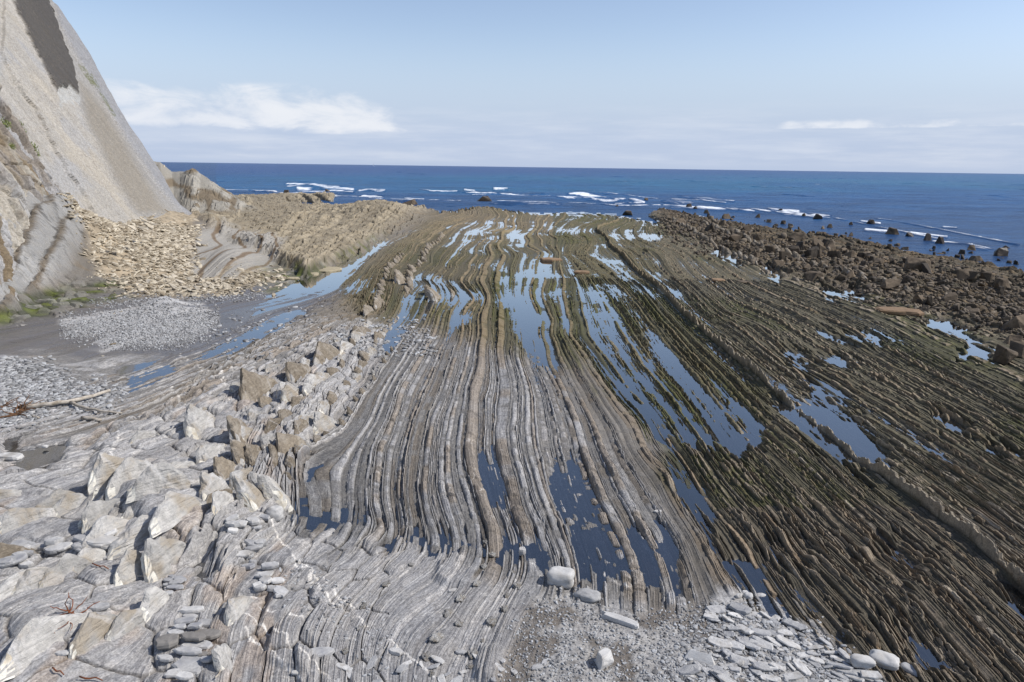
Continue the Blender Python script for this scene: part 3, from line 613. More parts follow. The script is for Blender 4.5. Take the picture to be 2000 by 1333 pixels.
# ------------------------------------------------------------------ sea
SY0, SY1 = 42., 16000.
snr, snc = 620, 900
tx = np.linspace(-1.25, 1.25, snc); ly = np.concatenate([np.linspace(math.log(SY0), math.log(500), 520), np.linspace(math.log(512), math.log(SY1), 100)])
TXs, LYs = np.meshgrid(tx, ly); YS = np.exp(LYs); XS = TXs * YS; SPX, SPY = proj(XS, YS, -.35)
foam = 0 * XS
W = [([(560,362),(600,360),(640,366),(690,372)], 2.6), ([(580,370),(650,372),(690,376)], 1.8), ([(705,384),(750,383)], 1.4), ([(700,374),(752,373)], 1.4), ([(790,386),(830,388)], 1.2),
     ([(908,370),(928,372)], 2.4), ([(965,370),(990,371)], 1.8), ([(920,384),(950,386)], 1.4), ([(978,378),(1040,383),(1110,390),(1160,388)], 2.0), ([(1110,379),(1150,382),(1190,386)], 1.8),
     ([(1090,386),(1180,392),(1220,390)], 2.0), ([(1200,396),(1260,396),(1230,390)], 1.8), ([(1298,402),(1340,406),(1400,409),(1470,412),(1530,417),(1620,424)], 3.6), ([(1580,360),(1600,362)], .8),
     ([(1680,432),(1720,437)], 1.4), ([(1690,450),(1740,454)], 2.2), ([(1780,456),(1830,462),(1850,464)], 1.8), ([(1415,392),(1435,393)], 1.2), ([(1890,486),(1930,490)], 1.6), ([(1840,445),(1870,447)], 1.0),
     ([(583,360),(615,361)], 1.0), ([(1500,410),(1560,416)], 3.0), ([(1820,474),(1900,480)], 1.0), ([(440,385),(475,386)],1.2)]
LW = [([(440,372),(600,377),(760,390),(900,394)], .7), ([(970,392),(1100,398),(1250,404),(1290,404)], .9), ([(1620,424),(1700,440),(1800,462),(1950,492)], .9), ([(1150,376),(1300,388),(1420,396)], .6), ([(820,372),(900,376),(1000,378)], .6), ([(1700,425),(1850,452),(1990,480)], .6)]
nf = fbm(XS * .35, YS * .10, 4, 7); nw = .45 + 1.5 * fbm(XS * .07, YS * .02, 3, 8)
for P, wd in W + LW:
    d = polyline_d(SPX, SPY + (fbm(XS * .12, YS * .03, 3, 12) - .5) * 8, P, 60)
    foam = np.maximum(foam, (1 - ss(d, wd * .10 * nw, wd * 1.35 * nw)) * ss(nf, .25, .42))
wc = fbm(XS * .03, YS * .022, 3, 15) * fbm(XS * .12, YS * .05, 3, 17)
foam = np.maximum(foam, ss(wc, .47, .5) * .5 * (YS > 150) * (YS < 900))
nearshore = ss(SPY, 372, 398 + (SPX - 1000) * .045)
sw = (np.sin(YS * .16 + XS * .03 + 3 * fbm(XS * .02, YS * .02, 2, 19)) * .28 + .22 * (fbm(XS * .16, YS * .3, 3, 23) - .5)) * ss(YS, 100, 160) * (1 - ss(YS, 900, 2500))
ZS = -.35 + sw * .8 + foam * .22 * (YS < 400)
me, used = grid_mesh("sea", np.stack([XS, YS, ZS], -1).reshape(-1, 3), snr, snc, None, True)
deep = ss(SPY, 352, 330)[..., None]; teal = (ss(SPY, 334, 352) * (1 - ss(SPY, 366, 384)) * (.4 + .6 * ss(fbm(XS * .01, YS * .006, 2, 29), .4, .6)))[..., None]
def C1(*a): return lin(*a)[None, None, :]
sc_ = C1(34, 84, 132) + 0 * deep
sc_ = mixc(sc_, C1(36, 72, 124), deep); sc_ = mixc(sc_, C1(36, 98, 134), teal * .8)
sc_ = mixc(sc_, C1(36, 68, 108), nearshore[..., None] * .6)
cattr(me, 'sea_col', sc_.reshape(-1, 3)); fattr(me, 'foam', foam.ravel())
m, nt, b = newmat('sea_water')
ac = N(nt, 'ShaderNodeAttribute', attribute_name='sea_col'); af = N(nt, 'ShaderNodeAttribute', attribute_name='foam')
geo = N(nt, 'ShaderNodeNewGeometry'); mp = N(nt, 'ShaderNodeMapping'); mp.inputs['Scale'].default_value = (.5, 1.2, 1); L(nt, geo.outputs['Position'], mp.inputs[0])
n1 = NOISE(nt, mp.outputs[0], .9, 6, .65); n2 = NOISE(nt, mp.outputs[0], .06, 5, .6)
c = MIX(nt, 1.0, ac.outputs['Color'], MIX(nt, RAMP01(nt, n2, .3, .7), (.72, .75, .8), (1.3, 1.25, 1.2)), 'MULTIPLY')
n3 = NOISE(nt, mp.outputs[0], .35, 6, .7)
c = MIX(nt, 1.0, c, MIX(nt, RAMP01(nt, n3, .35, .65), (.7, .72, .75), (1.35, 1.3, 1.25)), 'MULTIPLY')
fm_ = N(nt, 'ShaderNodeMapping'); fm_.inputs['Scale'].default_value = (1, .22, 1); L(nt, geo.outputs['Position'], fm_.inputs[0])
fn_ = MATH(nt, 'ADD', MATH(nt, 'MULTIPLY', NOISE(nt, fm_.outputs[0], .8, 6, .72), .45), MATH(nt, 'MULTIPLY', NOISE(nt, fm_.outputs[0], .16, 5, .65), .55))
fo = RAMP01(nt, MATH(nt, 'ADD', af.outputs['Fac'], MATH(nt, 'MULTIPLY', MATH(nt, 'SUBTRACT', fn_, .5), 3.0)), .35, 1.35)
fo = MATH(nt, 'MULTIPLY', fo, MATH(nt, 'MULTIPLY', af.outputs['Fac'], 1.25), clamp=True)
c = MIX(nt, fo, c, (.85, .87, .88)); L(nt, c, b.inputs['Base Color'])
rr = MATH(nt, 'MULTIPLY_ADD', af.outputs['Fac'], .4, .32, clamp=True); L(nt, rr, b.inputs['Roughness'])
b.inputs['IOR'].default_value = 1.33; b.inputs['Specular IOR Level'].default_value = .10
bp = N(nt, 'ShaderNodeBump'); bp.inputs['Strength'].default_value = 1.0; bp.inputs['Distance'].default_value = .6
L(nt, n1, bp.inputs['Height']); L(nt, bp.outputs[0], b.inputs['Normal'])
struct(link("sea", me, m))
# outer sea that fills the horizon on all sides beyond the wave grid
me = bpy.data.meshes.new("outer_sea"); R_ = 30000
me.from_pydata([(-R_, -80, -1.2), (R_, -80, -1.2), (R_, R_, -1.2), (-R_, R_, -1.2)], [], [(0, 1, 2, 3)])
cattr(me, 'sea_col', np.tile(lin(36, 72, 124), (4, 1))); fattr(me, 'foam', np.zeros(4))
struct(link("sea.001", me, m))
# ------------------------------------------------------------------ cliff: one steeply dipping bedding slab
DIP = radians(58)
sd = np.array([SD2[0], SD2[1], 0.]); nv = np.array([SN2[0] * sin(DIP), SN2[1] * sin(DIP), cos(DIP)])
tv = np.array([-SN2[0] * cos(DIP), -SN2[1] * cos(DIP), sin(DIP)])
O = np.array([P1[0], P1[1], 0.])
def onplane(px, py):
    d = FWD * FP + RT * (px - 1000) + UP * (666.5 - py); c0 = np.array([0, 0, H]); t = ((O - c0) @ nv) / (d @ nv)
    q = c0 + d * t - O; return q @ sd, q @ tv
s_edge = [onplane(x, y) for x, y in ((95, 0), (130, 58), (165, 115), (200, 180), (235, 238), (270, 290), (305, 345), (340, 410), (372, 445))]
te = np.array([q[1] for q in s_edge][::-1]); se = np.array([q[0] for q in s_edge][::-1])
cs, ct = 760, 820
Tv = np.linspace(-4, 46, ct); tt, aa = np.meshgrid(Tv, np.linspace(0, 1, cs), indexing='ij')
smax = np.interp(tt, te, se); smax = np.where(tt > te[-1], se[-1] + (tt - te[-1]) * .03, smax)
smax = smax + .6 * (fbm(tt * .5, tt * 0, 4, 3) - .5)
S = -26 + (smax + 26) * aa
BX = O[0] + sd[0] * S + tv[0] * tt; BY = O[1] + sd[1] * S + tv[1] * tt; BZ = tv[2] * tt
cpx, cpy = proj(BX, BY, BZ)
jag = (hash2(np.floor(S * 2.2 + .15 * tt), S * 0, 3) - .5) * 12 + (fbm(S * 1.2, tt * .8, 3, 5) - .5) * 10
jx = cpx + (fbm(S * .9, tt * .35, 4, 9) - .5) * 7; jy = cpy + jag
disp = .25 * (fbm(S * .12, tt * .05, 3, 13) - .5) * 2 + .10 * (fbm(S * .8, tt * .6, 4, 15) - .5) + .03 * (fbm(S * 5, tt * 4, 3, 16) - .5)
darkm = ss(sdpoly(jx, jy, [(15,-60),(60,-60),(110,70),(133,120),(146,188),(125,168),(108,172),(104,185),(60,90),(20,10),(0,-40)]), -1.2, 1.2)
palem = ss(sdpoly(jx, jy, [(104,178),(112,170),(130,172),(148,185),(150,203),(125,205),(112,215)]), -1.2, 1.2)
sheet = ss(sdpoly(jx, jy, [(20,150),(70,215),(110,300),(150,370),(195,440),(330,470),(420,460),(200,-60),(10,-60),(0,100)]), -1, 1)
upper = ss(sdpoly(jx, jy, [(60,-60),(45,0),(100,100),(130,180),(150,215),(200,330),(270,440),(420,450),(150,-60)]), -6, 6)
rim = ss(sdpoly(jx, cpy, [(110,60),(170,160),(230,262),(290,350),(350,435),(420,445),(130,-60),(90,-60)]), -3, 3)
brown = ss(sdpoly(jx, cpy, [(150,165),(200,220),(262,330),(320,425),(260,425),(215,350),(165,250)]), -12, 12)
rough = ss(-sdpoly(jx, jy, [(-600,-60),(-600,90),(-30,150),(20,245),(60,300),(110,370),(165,430),(200,470),(600,600),(700,-60)]), -3, 6)
disp += sheet * .30 + upper * .12 - palem * .0 + darkm * .25 + rim * .35 - rough * .6
strat = (S * .9 + tt * .10 + 9 * np.exp(-np.clip(tt, -3, 50) / 4.0) + 1.8 * fbm(S * .10, tt * .12, 3, 21)) 
si = np.floor(strat * 1.5); sf = strat * 1.5 - si
rk = hash2(si, si * 0, 25) * ss(sf, 0, .25) * ss(vn(tt * .7, si * 3.3, 26), .2, .5)
lowt = .40 + .60 * ss(tt, 1, 9)
disp += rough * lowt * (rk * .75 + 1.0 * fbm(S * .2, tt * .2, 3, 27) + .25 * fbm(S * 1.5, tt * 1.5, 3, 28))
cb_, cbi, _ = cell(S * .9 + tt * .2, tt * .55, 29)
disp += rough * lowt * .35 * cbi * ss(cb_, 0, .15)
disp += 1.6 * ss(tt, 5, -3) * (1 - .6 * rough)                       # the foot flattens out
CX = BX + nv[0] * disp; CY = BY + nv[1] * disp; CZ = BZ + nv[2] * disp
bandn = fbm(S * .35, tt * .03, 3, 35)[..., None]
ccol = mixc(C1(160, 156, 148), C1(178, 173, 164), bandn)
blotch = fbm(S * .25, tt * .2, 4, 36)[..., None]
ccol = mixc(ccol, C1(178, 169, 152), ss(blotch, .5, .7) * .45 * (1 - upper[..., None]))
ccol = mixc(ccol, C1(160, 160, 160), (ss(fbm(S * .3, tt * .25, 3, 38), .5, .65) * .6)[..., None])
ccol = mixc(ccol, C1(150, 148, 144), upper[..., None] * .8)
ccol = mixc(ccol, C1(142, 135, 122), brown[..., None] * .85)
ccol = mixc(ccol, C1(146, 147, 150), rim[..., None] * .75)
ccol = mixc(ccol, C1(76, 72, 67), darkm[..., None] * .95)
ccol = mixc(ccol, C1(176, 176, 172), palem[..., None] * .9 * (1 - darkm[..., None]))
ccol = mixc(ccol, mixc(C1(168, 162, 150), C1(124, 110, 88), ss(fbm(S * .35, tt * .22, 4, 40), .50, .64)[..., None]), rough[..., None])
ccol = mixc(ccol, C1(164, 165, 167), (rough * ss(hash2(si, si * 0, 45), .5, .6) * .75)[..., None])
sp = fbm(S * 6, tt * 4, 3, 47)[..., None]; ccol = ccol * (.86 + .28 * sp)
stk = fbm(S * 1.6, tt * .06, 4, 147)[..., None]; ccol = ccol * (.88 + .24 * stk)
ccol = mixc(ccol, C1(118, 104, 84), (rough * (hash2(si, si * 0, 46) > .62) * .65 * ss(fbm(S * .4, tt * .2, 3, 48), .4, .55))[..., None])
lj, lid, _ = cell(S * .45, tt * .8, 148); ccol = mixc(ccol, C1(120, 112, 98), ((1 - ss(lj, 0, .03)) * .5 * (1 - rough) * (lid > .4) * (1 - upper))[..., None])
crk = ss(np.abs(fbm(S * .8, tt * .5, 4, 49) - .5), .012, .003); ccol = mixc(ccol, C1(110, 96, 78), crk[..., None] * .4)
for (ax, ay, bx, by) in ((150,130,175,170),(168,152,190,190),(190,190,215,232)):
    dd = polyline_d(jx, cpy, [(ax, ay), (bx, by)], 20); ccol = mixc(ccol, C1(96, 100, 58), ((1 - ss(dd, 1, 3)) * (sp[..., 0] > .48) * .7)[..., None])
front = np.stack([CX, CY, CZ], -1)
disp += 0
# back of the hill: the grid is closed over the crest and round the far end
bk = front[:, -1:, :] + np.linspace(0, 1, 40)[None, 1:, None] ** 1.3 * np.array([[[-45., 14., 0.]]])
bk[..., 2] = front[:, -1:, 2] - np.linspace(0, 1, 40)[None, 1:] ** 1.6 * 6 * np.ones((ct, 1))
bk[..., 2] += (fbm(bk[..., 0] * .3, bk[..., 1] * .3 + bk[..., 2] * .2, 4, 50) - .5) * 1.2 * np.minimum(1, np.linspace(0, 1, 40)[None, 1:] * 8)
allv = np.concatenate([front, bk], 1); allc = np.concatenate([ccol, np.repeat(ccol[:, -1:, :], 39, 1)], 1)
nr_, nc_ = allv.shape[:2]
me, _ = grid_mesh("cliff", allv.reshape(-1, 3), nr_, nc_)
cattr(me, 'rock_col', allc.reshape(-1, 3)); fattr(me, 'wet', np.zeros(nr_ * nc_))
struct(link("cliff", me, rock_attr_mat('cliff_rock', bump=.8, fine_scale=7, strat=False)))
# ================================================================== OBJECTS
import bmesh
from mathutils import noise as mn
def tag(o, label, cat, group=None):
    o['label'] = label; o['category'] = cat; o['kind'] = 'thing'
    if group: o['group'] = group
    return o
def spot(px, py):
    """the point of the platform seen at a photo pixel, and the metres per photo pixel there"""
    z = 0.0
    for _ in range(6):
        q = un(px, py, z); z = ground(q[0], q[1])
    q = un(px, py, z); dep = (q - np.array([0, 0, H])) @ FWD
    return q[0], q[1], z, dep / FP
_rows = {}
def xof(uu, y):
    j = int(round((math.log(y) - lys[0]) / (lys[-1] - lys[0]) * (NR - 1))); r = u[j]
    k = int(np.argmin(np.abs(r - uu))); return X[j, k]
def strike(x, y):
    """direction of the beds at a place"""
    uu = float(ufield(np.array([x / y]), np.array([math.log(y)]))[0])
    y2 = y * 1.06; x2 = xof(uu, y2); return math.atan2(x2 - x, y2 - y), uu
def finish(bm, name, smooth=False):
    me = bpy.data.meshes.new(name); bmesh.ops.recalc_face_normals(bm, faces=bm.faces); bm.to_mesh(me); bm.free()
    for p in me.polygons: p.use_smooth = smooth
    return me
def slab_mesh(seed, l=1, w=.6, t=.12, n=11, pw=2.6, chip=.5):
    """flat split stone: irregular outline, chipped edge, slightly uneven top; rests on z=0"""
    r = random.Random(seed); bm = bmesh.new(); rings = []
    out = []
    for i in range(n):
        a = 2 * pi * (i + r.uniform(-.3, .3)) / n; ca, sa = cos(a), sin(a)
        k = (abs(ca) ** pw + abs(sa) ** pw) ** (-1 / pw) * r.uniform(.82, 1.08)
        out.append((ca * k * l / 2, sa * k * w / 2))
    for zz, sc_, j in ((0, .86, .02), (.3, 1, .02), (.72, 1, .05), (1.0, .90, .04), (1.02, .5, .05)):
        rings.append([bm.verts.new((x * sc_ * (1 + r.uniform(-j, j)), y * sc_ * (1 + r.uniform(-j, j)), t * (zz + (r.uniform(-.10, .12) * chip if zz > .5 else 0)))) for x, y in out])
    for a, b in zip(rings, rings[1:]):
        for i in range(n): bm.faces.new((a[i], a[(i + 1) % n], b[(i + 1) % n], b[i]))
    bm.faces.new(rings[0][::-1]); bm.faces.new(rings[-1])
    return finish(bm, 'slab')
def boulder_mesh(seed, l=1, w=.8, h=.6, pw=2.6, ns=.08, sub=4, fr=1.6):
    bm = bmesh.new(); bmesh.ops.create_icosphere(bm, subdivisions=sub, radius=1)
    off = Vector((seed * 3.1, seed * 1.7, seed * .9))
    for v in bm.verts:
        d = v.co.normalized(); k = (abs(d.x) ** pw + abs(d.y) ** pw + abs(d.z) ** pw) ** (-1 / pw)
        k *= 1 + ns * 2.2 * mn.noise(d * fr + off) + ns * .6 * mn.noise(d * fr * 4 + off)
        v.co = Vector((d.x * k * l / 2, d.y * k * w / 2, (d.z * k + .82) * h / 2))
    return finish(bm, 'boulder', True)
def block_mesh(seed, l=1, w=.8, h=.7, n=15, top=.75):
    """angular broken block; rests on z=0"""
    r = random.Random(seed); bm = bmesh.new()
    for i in range(n):
        a = 2 * pi * r.random(); z = r.choice((0, 0, r.uniform(.3, .7), 1)); k = (1 - (1 - top) * z) * r.uniform(.8, 1.05)
        q = (abs(cos(a)) ** 4 + abs(sin(a)) ** 4) ** (-.25)
        bm.verts.new((cos(a) * q * k * l / 2, sin(a) * q * k * w / 2, z * h * r.uniform(.85, 1.05)))
    bmesh.ops.convex_hull(bm, input=bm.verts[:])
    bmesh.ops.delete(bm, geom=[v for v in bm.verts if not v.link_faces], context='VERTS')
    bmesh.ops.dissolve_limit(bm, angle_limit=.25, verts=bm.verts[:], edges=bm.edges[:])
    try: bmesh.ops.bevel(bm, geom=bm.edges[:], offset=.045 * min(l, w, h), segments=1, affect='EDGES', clamp_overlap=True)
    except Exception: pass
    bmesh.ops.triangulate(bm, faces=bm.faces[:]); bmesh.ops.subdivide_edges(bm, edges=[e for e in bm.edges if e.calc_length() > .22 * l], cuts=1)
    off = Vector((seed, seed * .3, 0)); m = min(l, w, h)
    for v in bm.verts: v.co += mn.noise_vector(v.co * (2.5 / m) + off) * (.05 * m)
    return finish(bm, 'block')
def tooth_mesh(seed, th=.3, ln=.8, ht=.9):
    """upstanding slab of one bed: thickness x, length along the strike y, ragged pointed crest"""
    r = random.Random(seed); bm = bmesh.new()
    nu, nv = 18, 13; pk = r.uniform(.25, .7); V = {}
    def top(sy): # crest profile
        s_ = sy; base = min(s_ / pk, (1 - s_) / (1 - pk)); return .38 + .62 * max(0, base) ** .75 + .10 * mn.noise(Vector((s_ * 6, seed, 0)))
    for side in (-1, 1):
        for i in range(nu + 1):
            for j in range(nv + 1):
                sy = i / nu; z = j / nv * top(sy); e = min(1, 5 * min(sy, 1 - sy) + .35); k = min(1, (1 - j / nv) * 3.5 + .28)
                x = side * th / 2 * e * k * (1 + .25 * (1 - z))
                p = Vector((x, (sy - .5) * ln * (1 + .15 * (1 - j / nv)), z * ht - .18 * ht))
                nz = mn.noise_vector(Vector((p.x * 1.5 / th + seed, p.y * 3 / ln, p.z * 2 / ht))) * .16 + mn.noise_vector(Vector((p.x * 4 / th + seed, p.y * 9 / ln, p.z * 7 / ht))) * .10
                lay = mn.noise(Vector((seed * 2.0, p.z * .8 / ht, p.y * 9 / ln))) * .12
                p.x += (nz.x + lay) * th; p.y += nz.y * .25 * ln; p.z += nz.z * .3 * ht
                V[side, i, j] = bm.verts.new(p)
    for i in range(nu):
        for j in range(nv):
            for s_ in (-1, 1):
                q = [V[s_, i, j], V[s_, i + 1, j], V[s_, i + 1, j + 1], V[s_, i, j + 1]]; f_ = bm.faces.new(q if s_ > 0 else q[::-1]); f_.material_index = 1 if (i < 2 + (s_ < 0) * 2 and mn.noise(Vector((seed, i * .5, j * .45))) > -.15) else 0
    for j in range(nv):
        bm.faces.new((V[-1, 0, j], V[1, 0, j], V[1, 0, j + 1], V[-1, 0, j + 1])).material_index = 1; bm.faces.new((V[1, nu, j], V[-1, nu, j], V[-1, nu, j + 1], V[1, nu, j + 1]))
    for i in range(nu):
        bm.faces.new((V[1, i, nv], V[1, i + 1, nv], V[-1, i + 1, nv], V[-1, i, nv])); bm.faces.new((V[-1, i, 0], V[-1, i + 1, 0], V[1, i + 1, 0], V[1, i, 0]))
    return finish(bm, 'tooth')
M_PALE = stone_mat('pale_limestone', lin(206, 203, 197), .12, lin(176, 170, 160), scale=3, bump=.35)
M_SLATE = stone_mat('grey_slate', lin(184, 182, 178), .16, lin(150, 150, 152), scale=4, bump=.4)
M_DSLATE = stone_mat('dark_slate', lin(140, 135, 128), .10, scale=3, bump=.3)
M_TOOTH = stone_mat('ridge_limestone', lin(190, 186, 178), .2, lin(166, 152, 130), scale=1.6, veins=.3, bump=1.0, bd=.06)
M_CALC = stone_mat('calcite_coat', lin(236, 230, 214), .14, lin(200, 184, 156), scale=3, bump=.6)
M_TANT = stone_mat('ridge_tan', lin(142, 130, 112), .22, lin(168, 158, 142), scale=1.8, veins=.2, bump=1.0, bd=.06)
M_SHORE = stone_mat('shore_boulder', lin(112, 98, 80), .34, lin(62, 54, 44), scale=1.2, bump=.9)
M_SEAR = stone_mat('wet_sea_rock', lin(62, 52, 42), .25, lin(88, 74, 58), scale=1.2, rough=.5, bump=.9)
M_TALUS = stone_mat('talus_slab', lin(192, 180, 158), .28, lin(150, 146, 138), scale=1.4, bump=.5)
M_BEIGE = stone_mat('beige_slab', lin(172, 160, 132), .12, scale=1.5, bump=.4)
M_TANS = stone_mat('tan_slab', lin(150, 124, 96), .14, scale=1.5, bump=.5)
M_WOOD = stone_mat('driftwood', lin(196, 186, 170), .15, lin(150, 136, 116), scale=5, bump=.5)
M_ROOT = stone_mat('dry_root', lin(120, 88, 62), .25, scale=8)
M_TWIG = stone_mat('dry_twig', lin(132, 78, 48), .25, scale=8)
def put(name, me, mat, px, py, rz=0, rx=0, ry=0, sink=.0, s=(1, 1, 1), dz=0):
    x, y, z, mpp = spot(px, py)
    o = bpy.data.objects.new(name, me); COL.objects.link(o)
    if mat is not None and len(me.materials) == 0: me.materials.append(mat)
    o.location = (x, y, z - sink + dz); o.rotation_euler = (rx, ry, rz); o.scale = s
    return o
def stone(name, kind, px, py, wpx, asp, hpx, mat, rz, label, cat='stone', group=None, seed=0, rx=0, ry=0, pw=2.6, dz=0, sink=None):
    """px, py: centre of the contact; wpx: length in photo pixels; asp: width / length; hpx: height in photo pixels"""
    x, y, z, mpp = spot(px, py); l = wpx * mpp; w_ = l * asp; h_ = hpx * mpp
    if kind == 'slab': me = slab_mesh(seed, l, w_, h_, n=13, pw=pw)
    elif kind == 'boulder': me = boulder_mesh(seed, l, w_, h_, pw=pw, ns=.085)
    else: me = block_mesh(seed, l, w_, h_)
    me.materials.append(mat)
    o = bpy.data.objects.new(name, me); COL.objects.link(o)
    o.location = (x, y, z + dz - (sink if sink is not None else .12 * h_)); o.rotation_euler = (rx, ry, rz)
    return tag(o, label, cat, group)
D = radians
# --- single stones of the near shore
stone('boulder', 'boulder', 1095, 1135, 50, .72, 30, M_PALE, D(-15), 'pale squarish boulder with pitted near side at the edge of the dark pool', 'boulder', seed=3, pw=4)
stone('boulder', 'boulder', 1147, 1168, 52, .62, 19, M_SLATE, D(-22), 'smooth grey oval cobble between the pale boulder and the long slab', 'boulder', seed=5, pw=2.3)
stone('rock_slab', 'slab', 1214, 1216, 84, .22, 11, M_PALE, D(-30), 'long narrow cream slab lying on the gravel below the oval cobble', 'slab', seed=7, pw=5)
stone('rock_slab', 'slab', 1187, 1208, 32, .5, 4, M_PALE, D(-20), 'small flat pale flake under the end of the long narrow slab', 'slab', seed=8)
stone('boulder', 'block', 1181, 1296, 42, .9, 30, M_PALE, D(20), 'cream angular block standing alone on the grey gravel', 'boulder', seed=11)
stone('boulder', 'block', 1366, 1292, 62, .5, 20, M_PALE, D(-18), 'long white rugged block at the foot of a thin rock rib on the gravel', 'boulder', seed=12)
stone('boulder', 'boulder', 1683, 1298, 44, .6, 22, M_PALE, D(-14), 'rounded pale oblong stone tucked against the larger pillow shaped one', 'boulder', seed=13, pw=3)
stone('boulder', 'boulder', 1725, 1296, 52, .72, 26, M_PALE, D(-28), 'large pillow shaped pale boulder with a flat top above the scree edge', 'boulder', seed=14, pw=3.2)
stone('rock_slab', 'boulder', 1780, 1312, 40, .55, 12, M_SLATE, D(-52), 'grey oblong slab alone beside the muddy pool', 'slab', seed=15, pw=3)
stone('cobble', 'boulder', 1461, 1168, 17, .9, 14, M_PALE, 0, 'round pale cobble in the middle of the little group by the rock rib', 'stone', seed=21)
stone('cobble', 'boulder', 1455, 1161, 13, .8, 9, M_PALE, 0, 'small white cobble behind the round one', 'stone', seed=22)
stone('cobble', 'boulder', 1443, 1167, 15, .6, 9, M_PALE, D(30), 'pale egg shaped cobble leaning on the rock rib', 'stone', seed=23)
stone('cobble', 'boulder', 1486, 1167, 20, .6, 10, M_PALE, 0, 'flat white cobble apart from the group at the dark water', 'stone', seed=24)
stone('rock_slab', 'slab', 1475, 1203, 32, .5, 5, M_PALE, D(-22), 'smooth white slab just below the group of cobbles', 'slab', seed=25)
stone('rock_slab', 'slab', 1486, 1238, 40, .5, 6, M_SLATE, D(-10), 'broad grey slab among flakes below the cobbles', 'slab', seed=26)
stone('boulder', 'boulder', 537, 1012, 34, .8, 32, M_PALE, 0, 'round veined pale boulder at the end of the dark channel', 'boulder', seed=27, pw=2.3)
stone('rock_slab', 'slab', 516, 1014, 30, .5, 8, M_SLATE, D(-20), 'grey slab lying beside the round veined boulder', 'slab', seed=28)
stone('boulder', 'block', 267, 1052, 50, .65, 18, M_SLATE, D(5), 'flat grey angular block on the rock ledge beneath a leaning tooth', 'boulder', seed=29)
stone('rock_slab', 'slab', 278, 1032, 34, .35, 8, M_PALE, D(-4), 'short pale slab just behind the flat grey angular block', 'slab', seed=30)
stone('rock_slab', 'slab', 293, 1056, 22, .6, 6, M_SLATE, D(30), 'small tilted grey flake right of the flat angular block', 'slab', seed=31)
stone('rock_slab', 'slab', 626, 1281, 54, .5, 12, M_SLATE, D(8), 'flat grey slab resting on laminated rock near the bottom edge', 'slab', seed=32)
stone('cobble', 'slab', 580, 1316, 22, .5, 5, M_PALE, D(4), 'small flat white pebble slab below the flat grey one', 'stone', seed=33)
stone('cobble', 'slab', 123, 1278, 28, .45, 6, M_PALE, D(5), 'lone flat pale pebble on smooth rock near the lower corner', 'stone', seed=34)
stone('rock_slab', 'slab', 192, 1190, 40, .5, 9, M_SLATE, D(10), 'grey flake lying between two yellowish blocks', 'slab', seed=35)
stone('rock_slab', 'slab', 20, 900, 50, .5, 14, M_PALE, D(-8), 'large smooth pale slab beside the dark brown pool', 'slab', seed=36, pw=3)
stone('cobble', 'boulder', 88, 874, 11, .7, 6, M_PALE, 0, 'tiny white pebble in the dark brown pool', 'stone', seed=37)
stone('rock_slab', 'slab', 1285, 1000, 16, .6, 3, M_PALE, D(20), 'thin pale flake on the striped rock', 'slab', seed=38)
stone('rock_slab', 'slab', 1020, 1082, 15, .9, 13, M_PALE, 0, 'small pale lump beside the big brown rib', 'stone', seed=39)
stone('rock_slab', 'slab', 774, 1276, 32, .5, 8, M_PALE, D(-12), 'rounded pale slab among vein rubble at the bottom', 'slab', seed=40)
stone('rock_slab', 'slab', 900, 1276, 26, .4, 5, M_SLATE, D(-5), 'thin grey plate lying between two laminated mounds', 'slab', seed=41)
# flat slabs on the far platform
stone('rock_slab', 'slab', 634, 529, 78, .8, 5, M_BEIGE, D(4), 'long smooth beige slab lying at the rim of the channel pool', 'slab', seed=42, pw=2.2)
stone('rock_slab', 'slab', 606, 537, 34, .8, 4, M_BEIGE, 0, 'small beige slab left of the long smooth one in the pool', 'slab', seed=43)
stone('rock_slab', 'slab', 573, 546, 26, .8, 4, M_BEIGE, 0, 'beige flake in front of the small slab in green weed', 'slab', seed=44)
stone('rock_slab', 'slab', 1076, 512, 44, .7, 8, M_TANS, D(-8), 'tan tilted slab stranded amid the water striped beds', 'slab', seed=45)
stone('rock_slab', 'slab', 1136, 535, 32, .7, 6, M_TANS, D(-4), 'smaller tan slab in front of the stranded tilted one', 'slab', seed=46)
stone('rock_slab', 'slab', 1403, 549, 26, 1, 4, M_TANS, 0, 'reddish tan slab on the dark ribbed platform', 'slab', seed=47)
stone('rock_slab', 'slab', 1452, 553, 26, 1, 4, M_SHORE, 0, 'brownish slab next to the reddish one on dark ribs', 'slab', seed=48)
stone('rock_slab', 'slab', 1755, 612, 84, .6, 9, M_TANS, D(-14), 'very long tan slab lying amid the boulder beach', 'slab', seed=49, pw=5)
stone('rock_slab', 'slab', 885 , 1155, 20, .5, 4, M_PALE, D(14), 'small chalky flake on the grey laminated bulge', 'slab', seed=50)
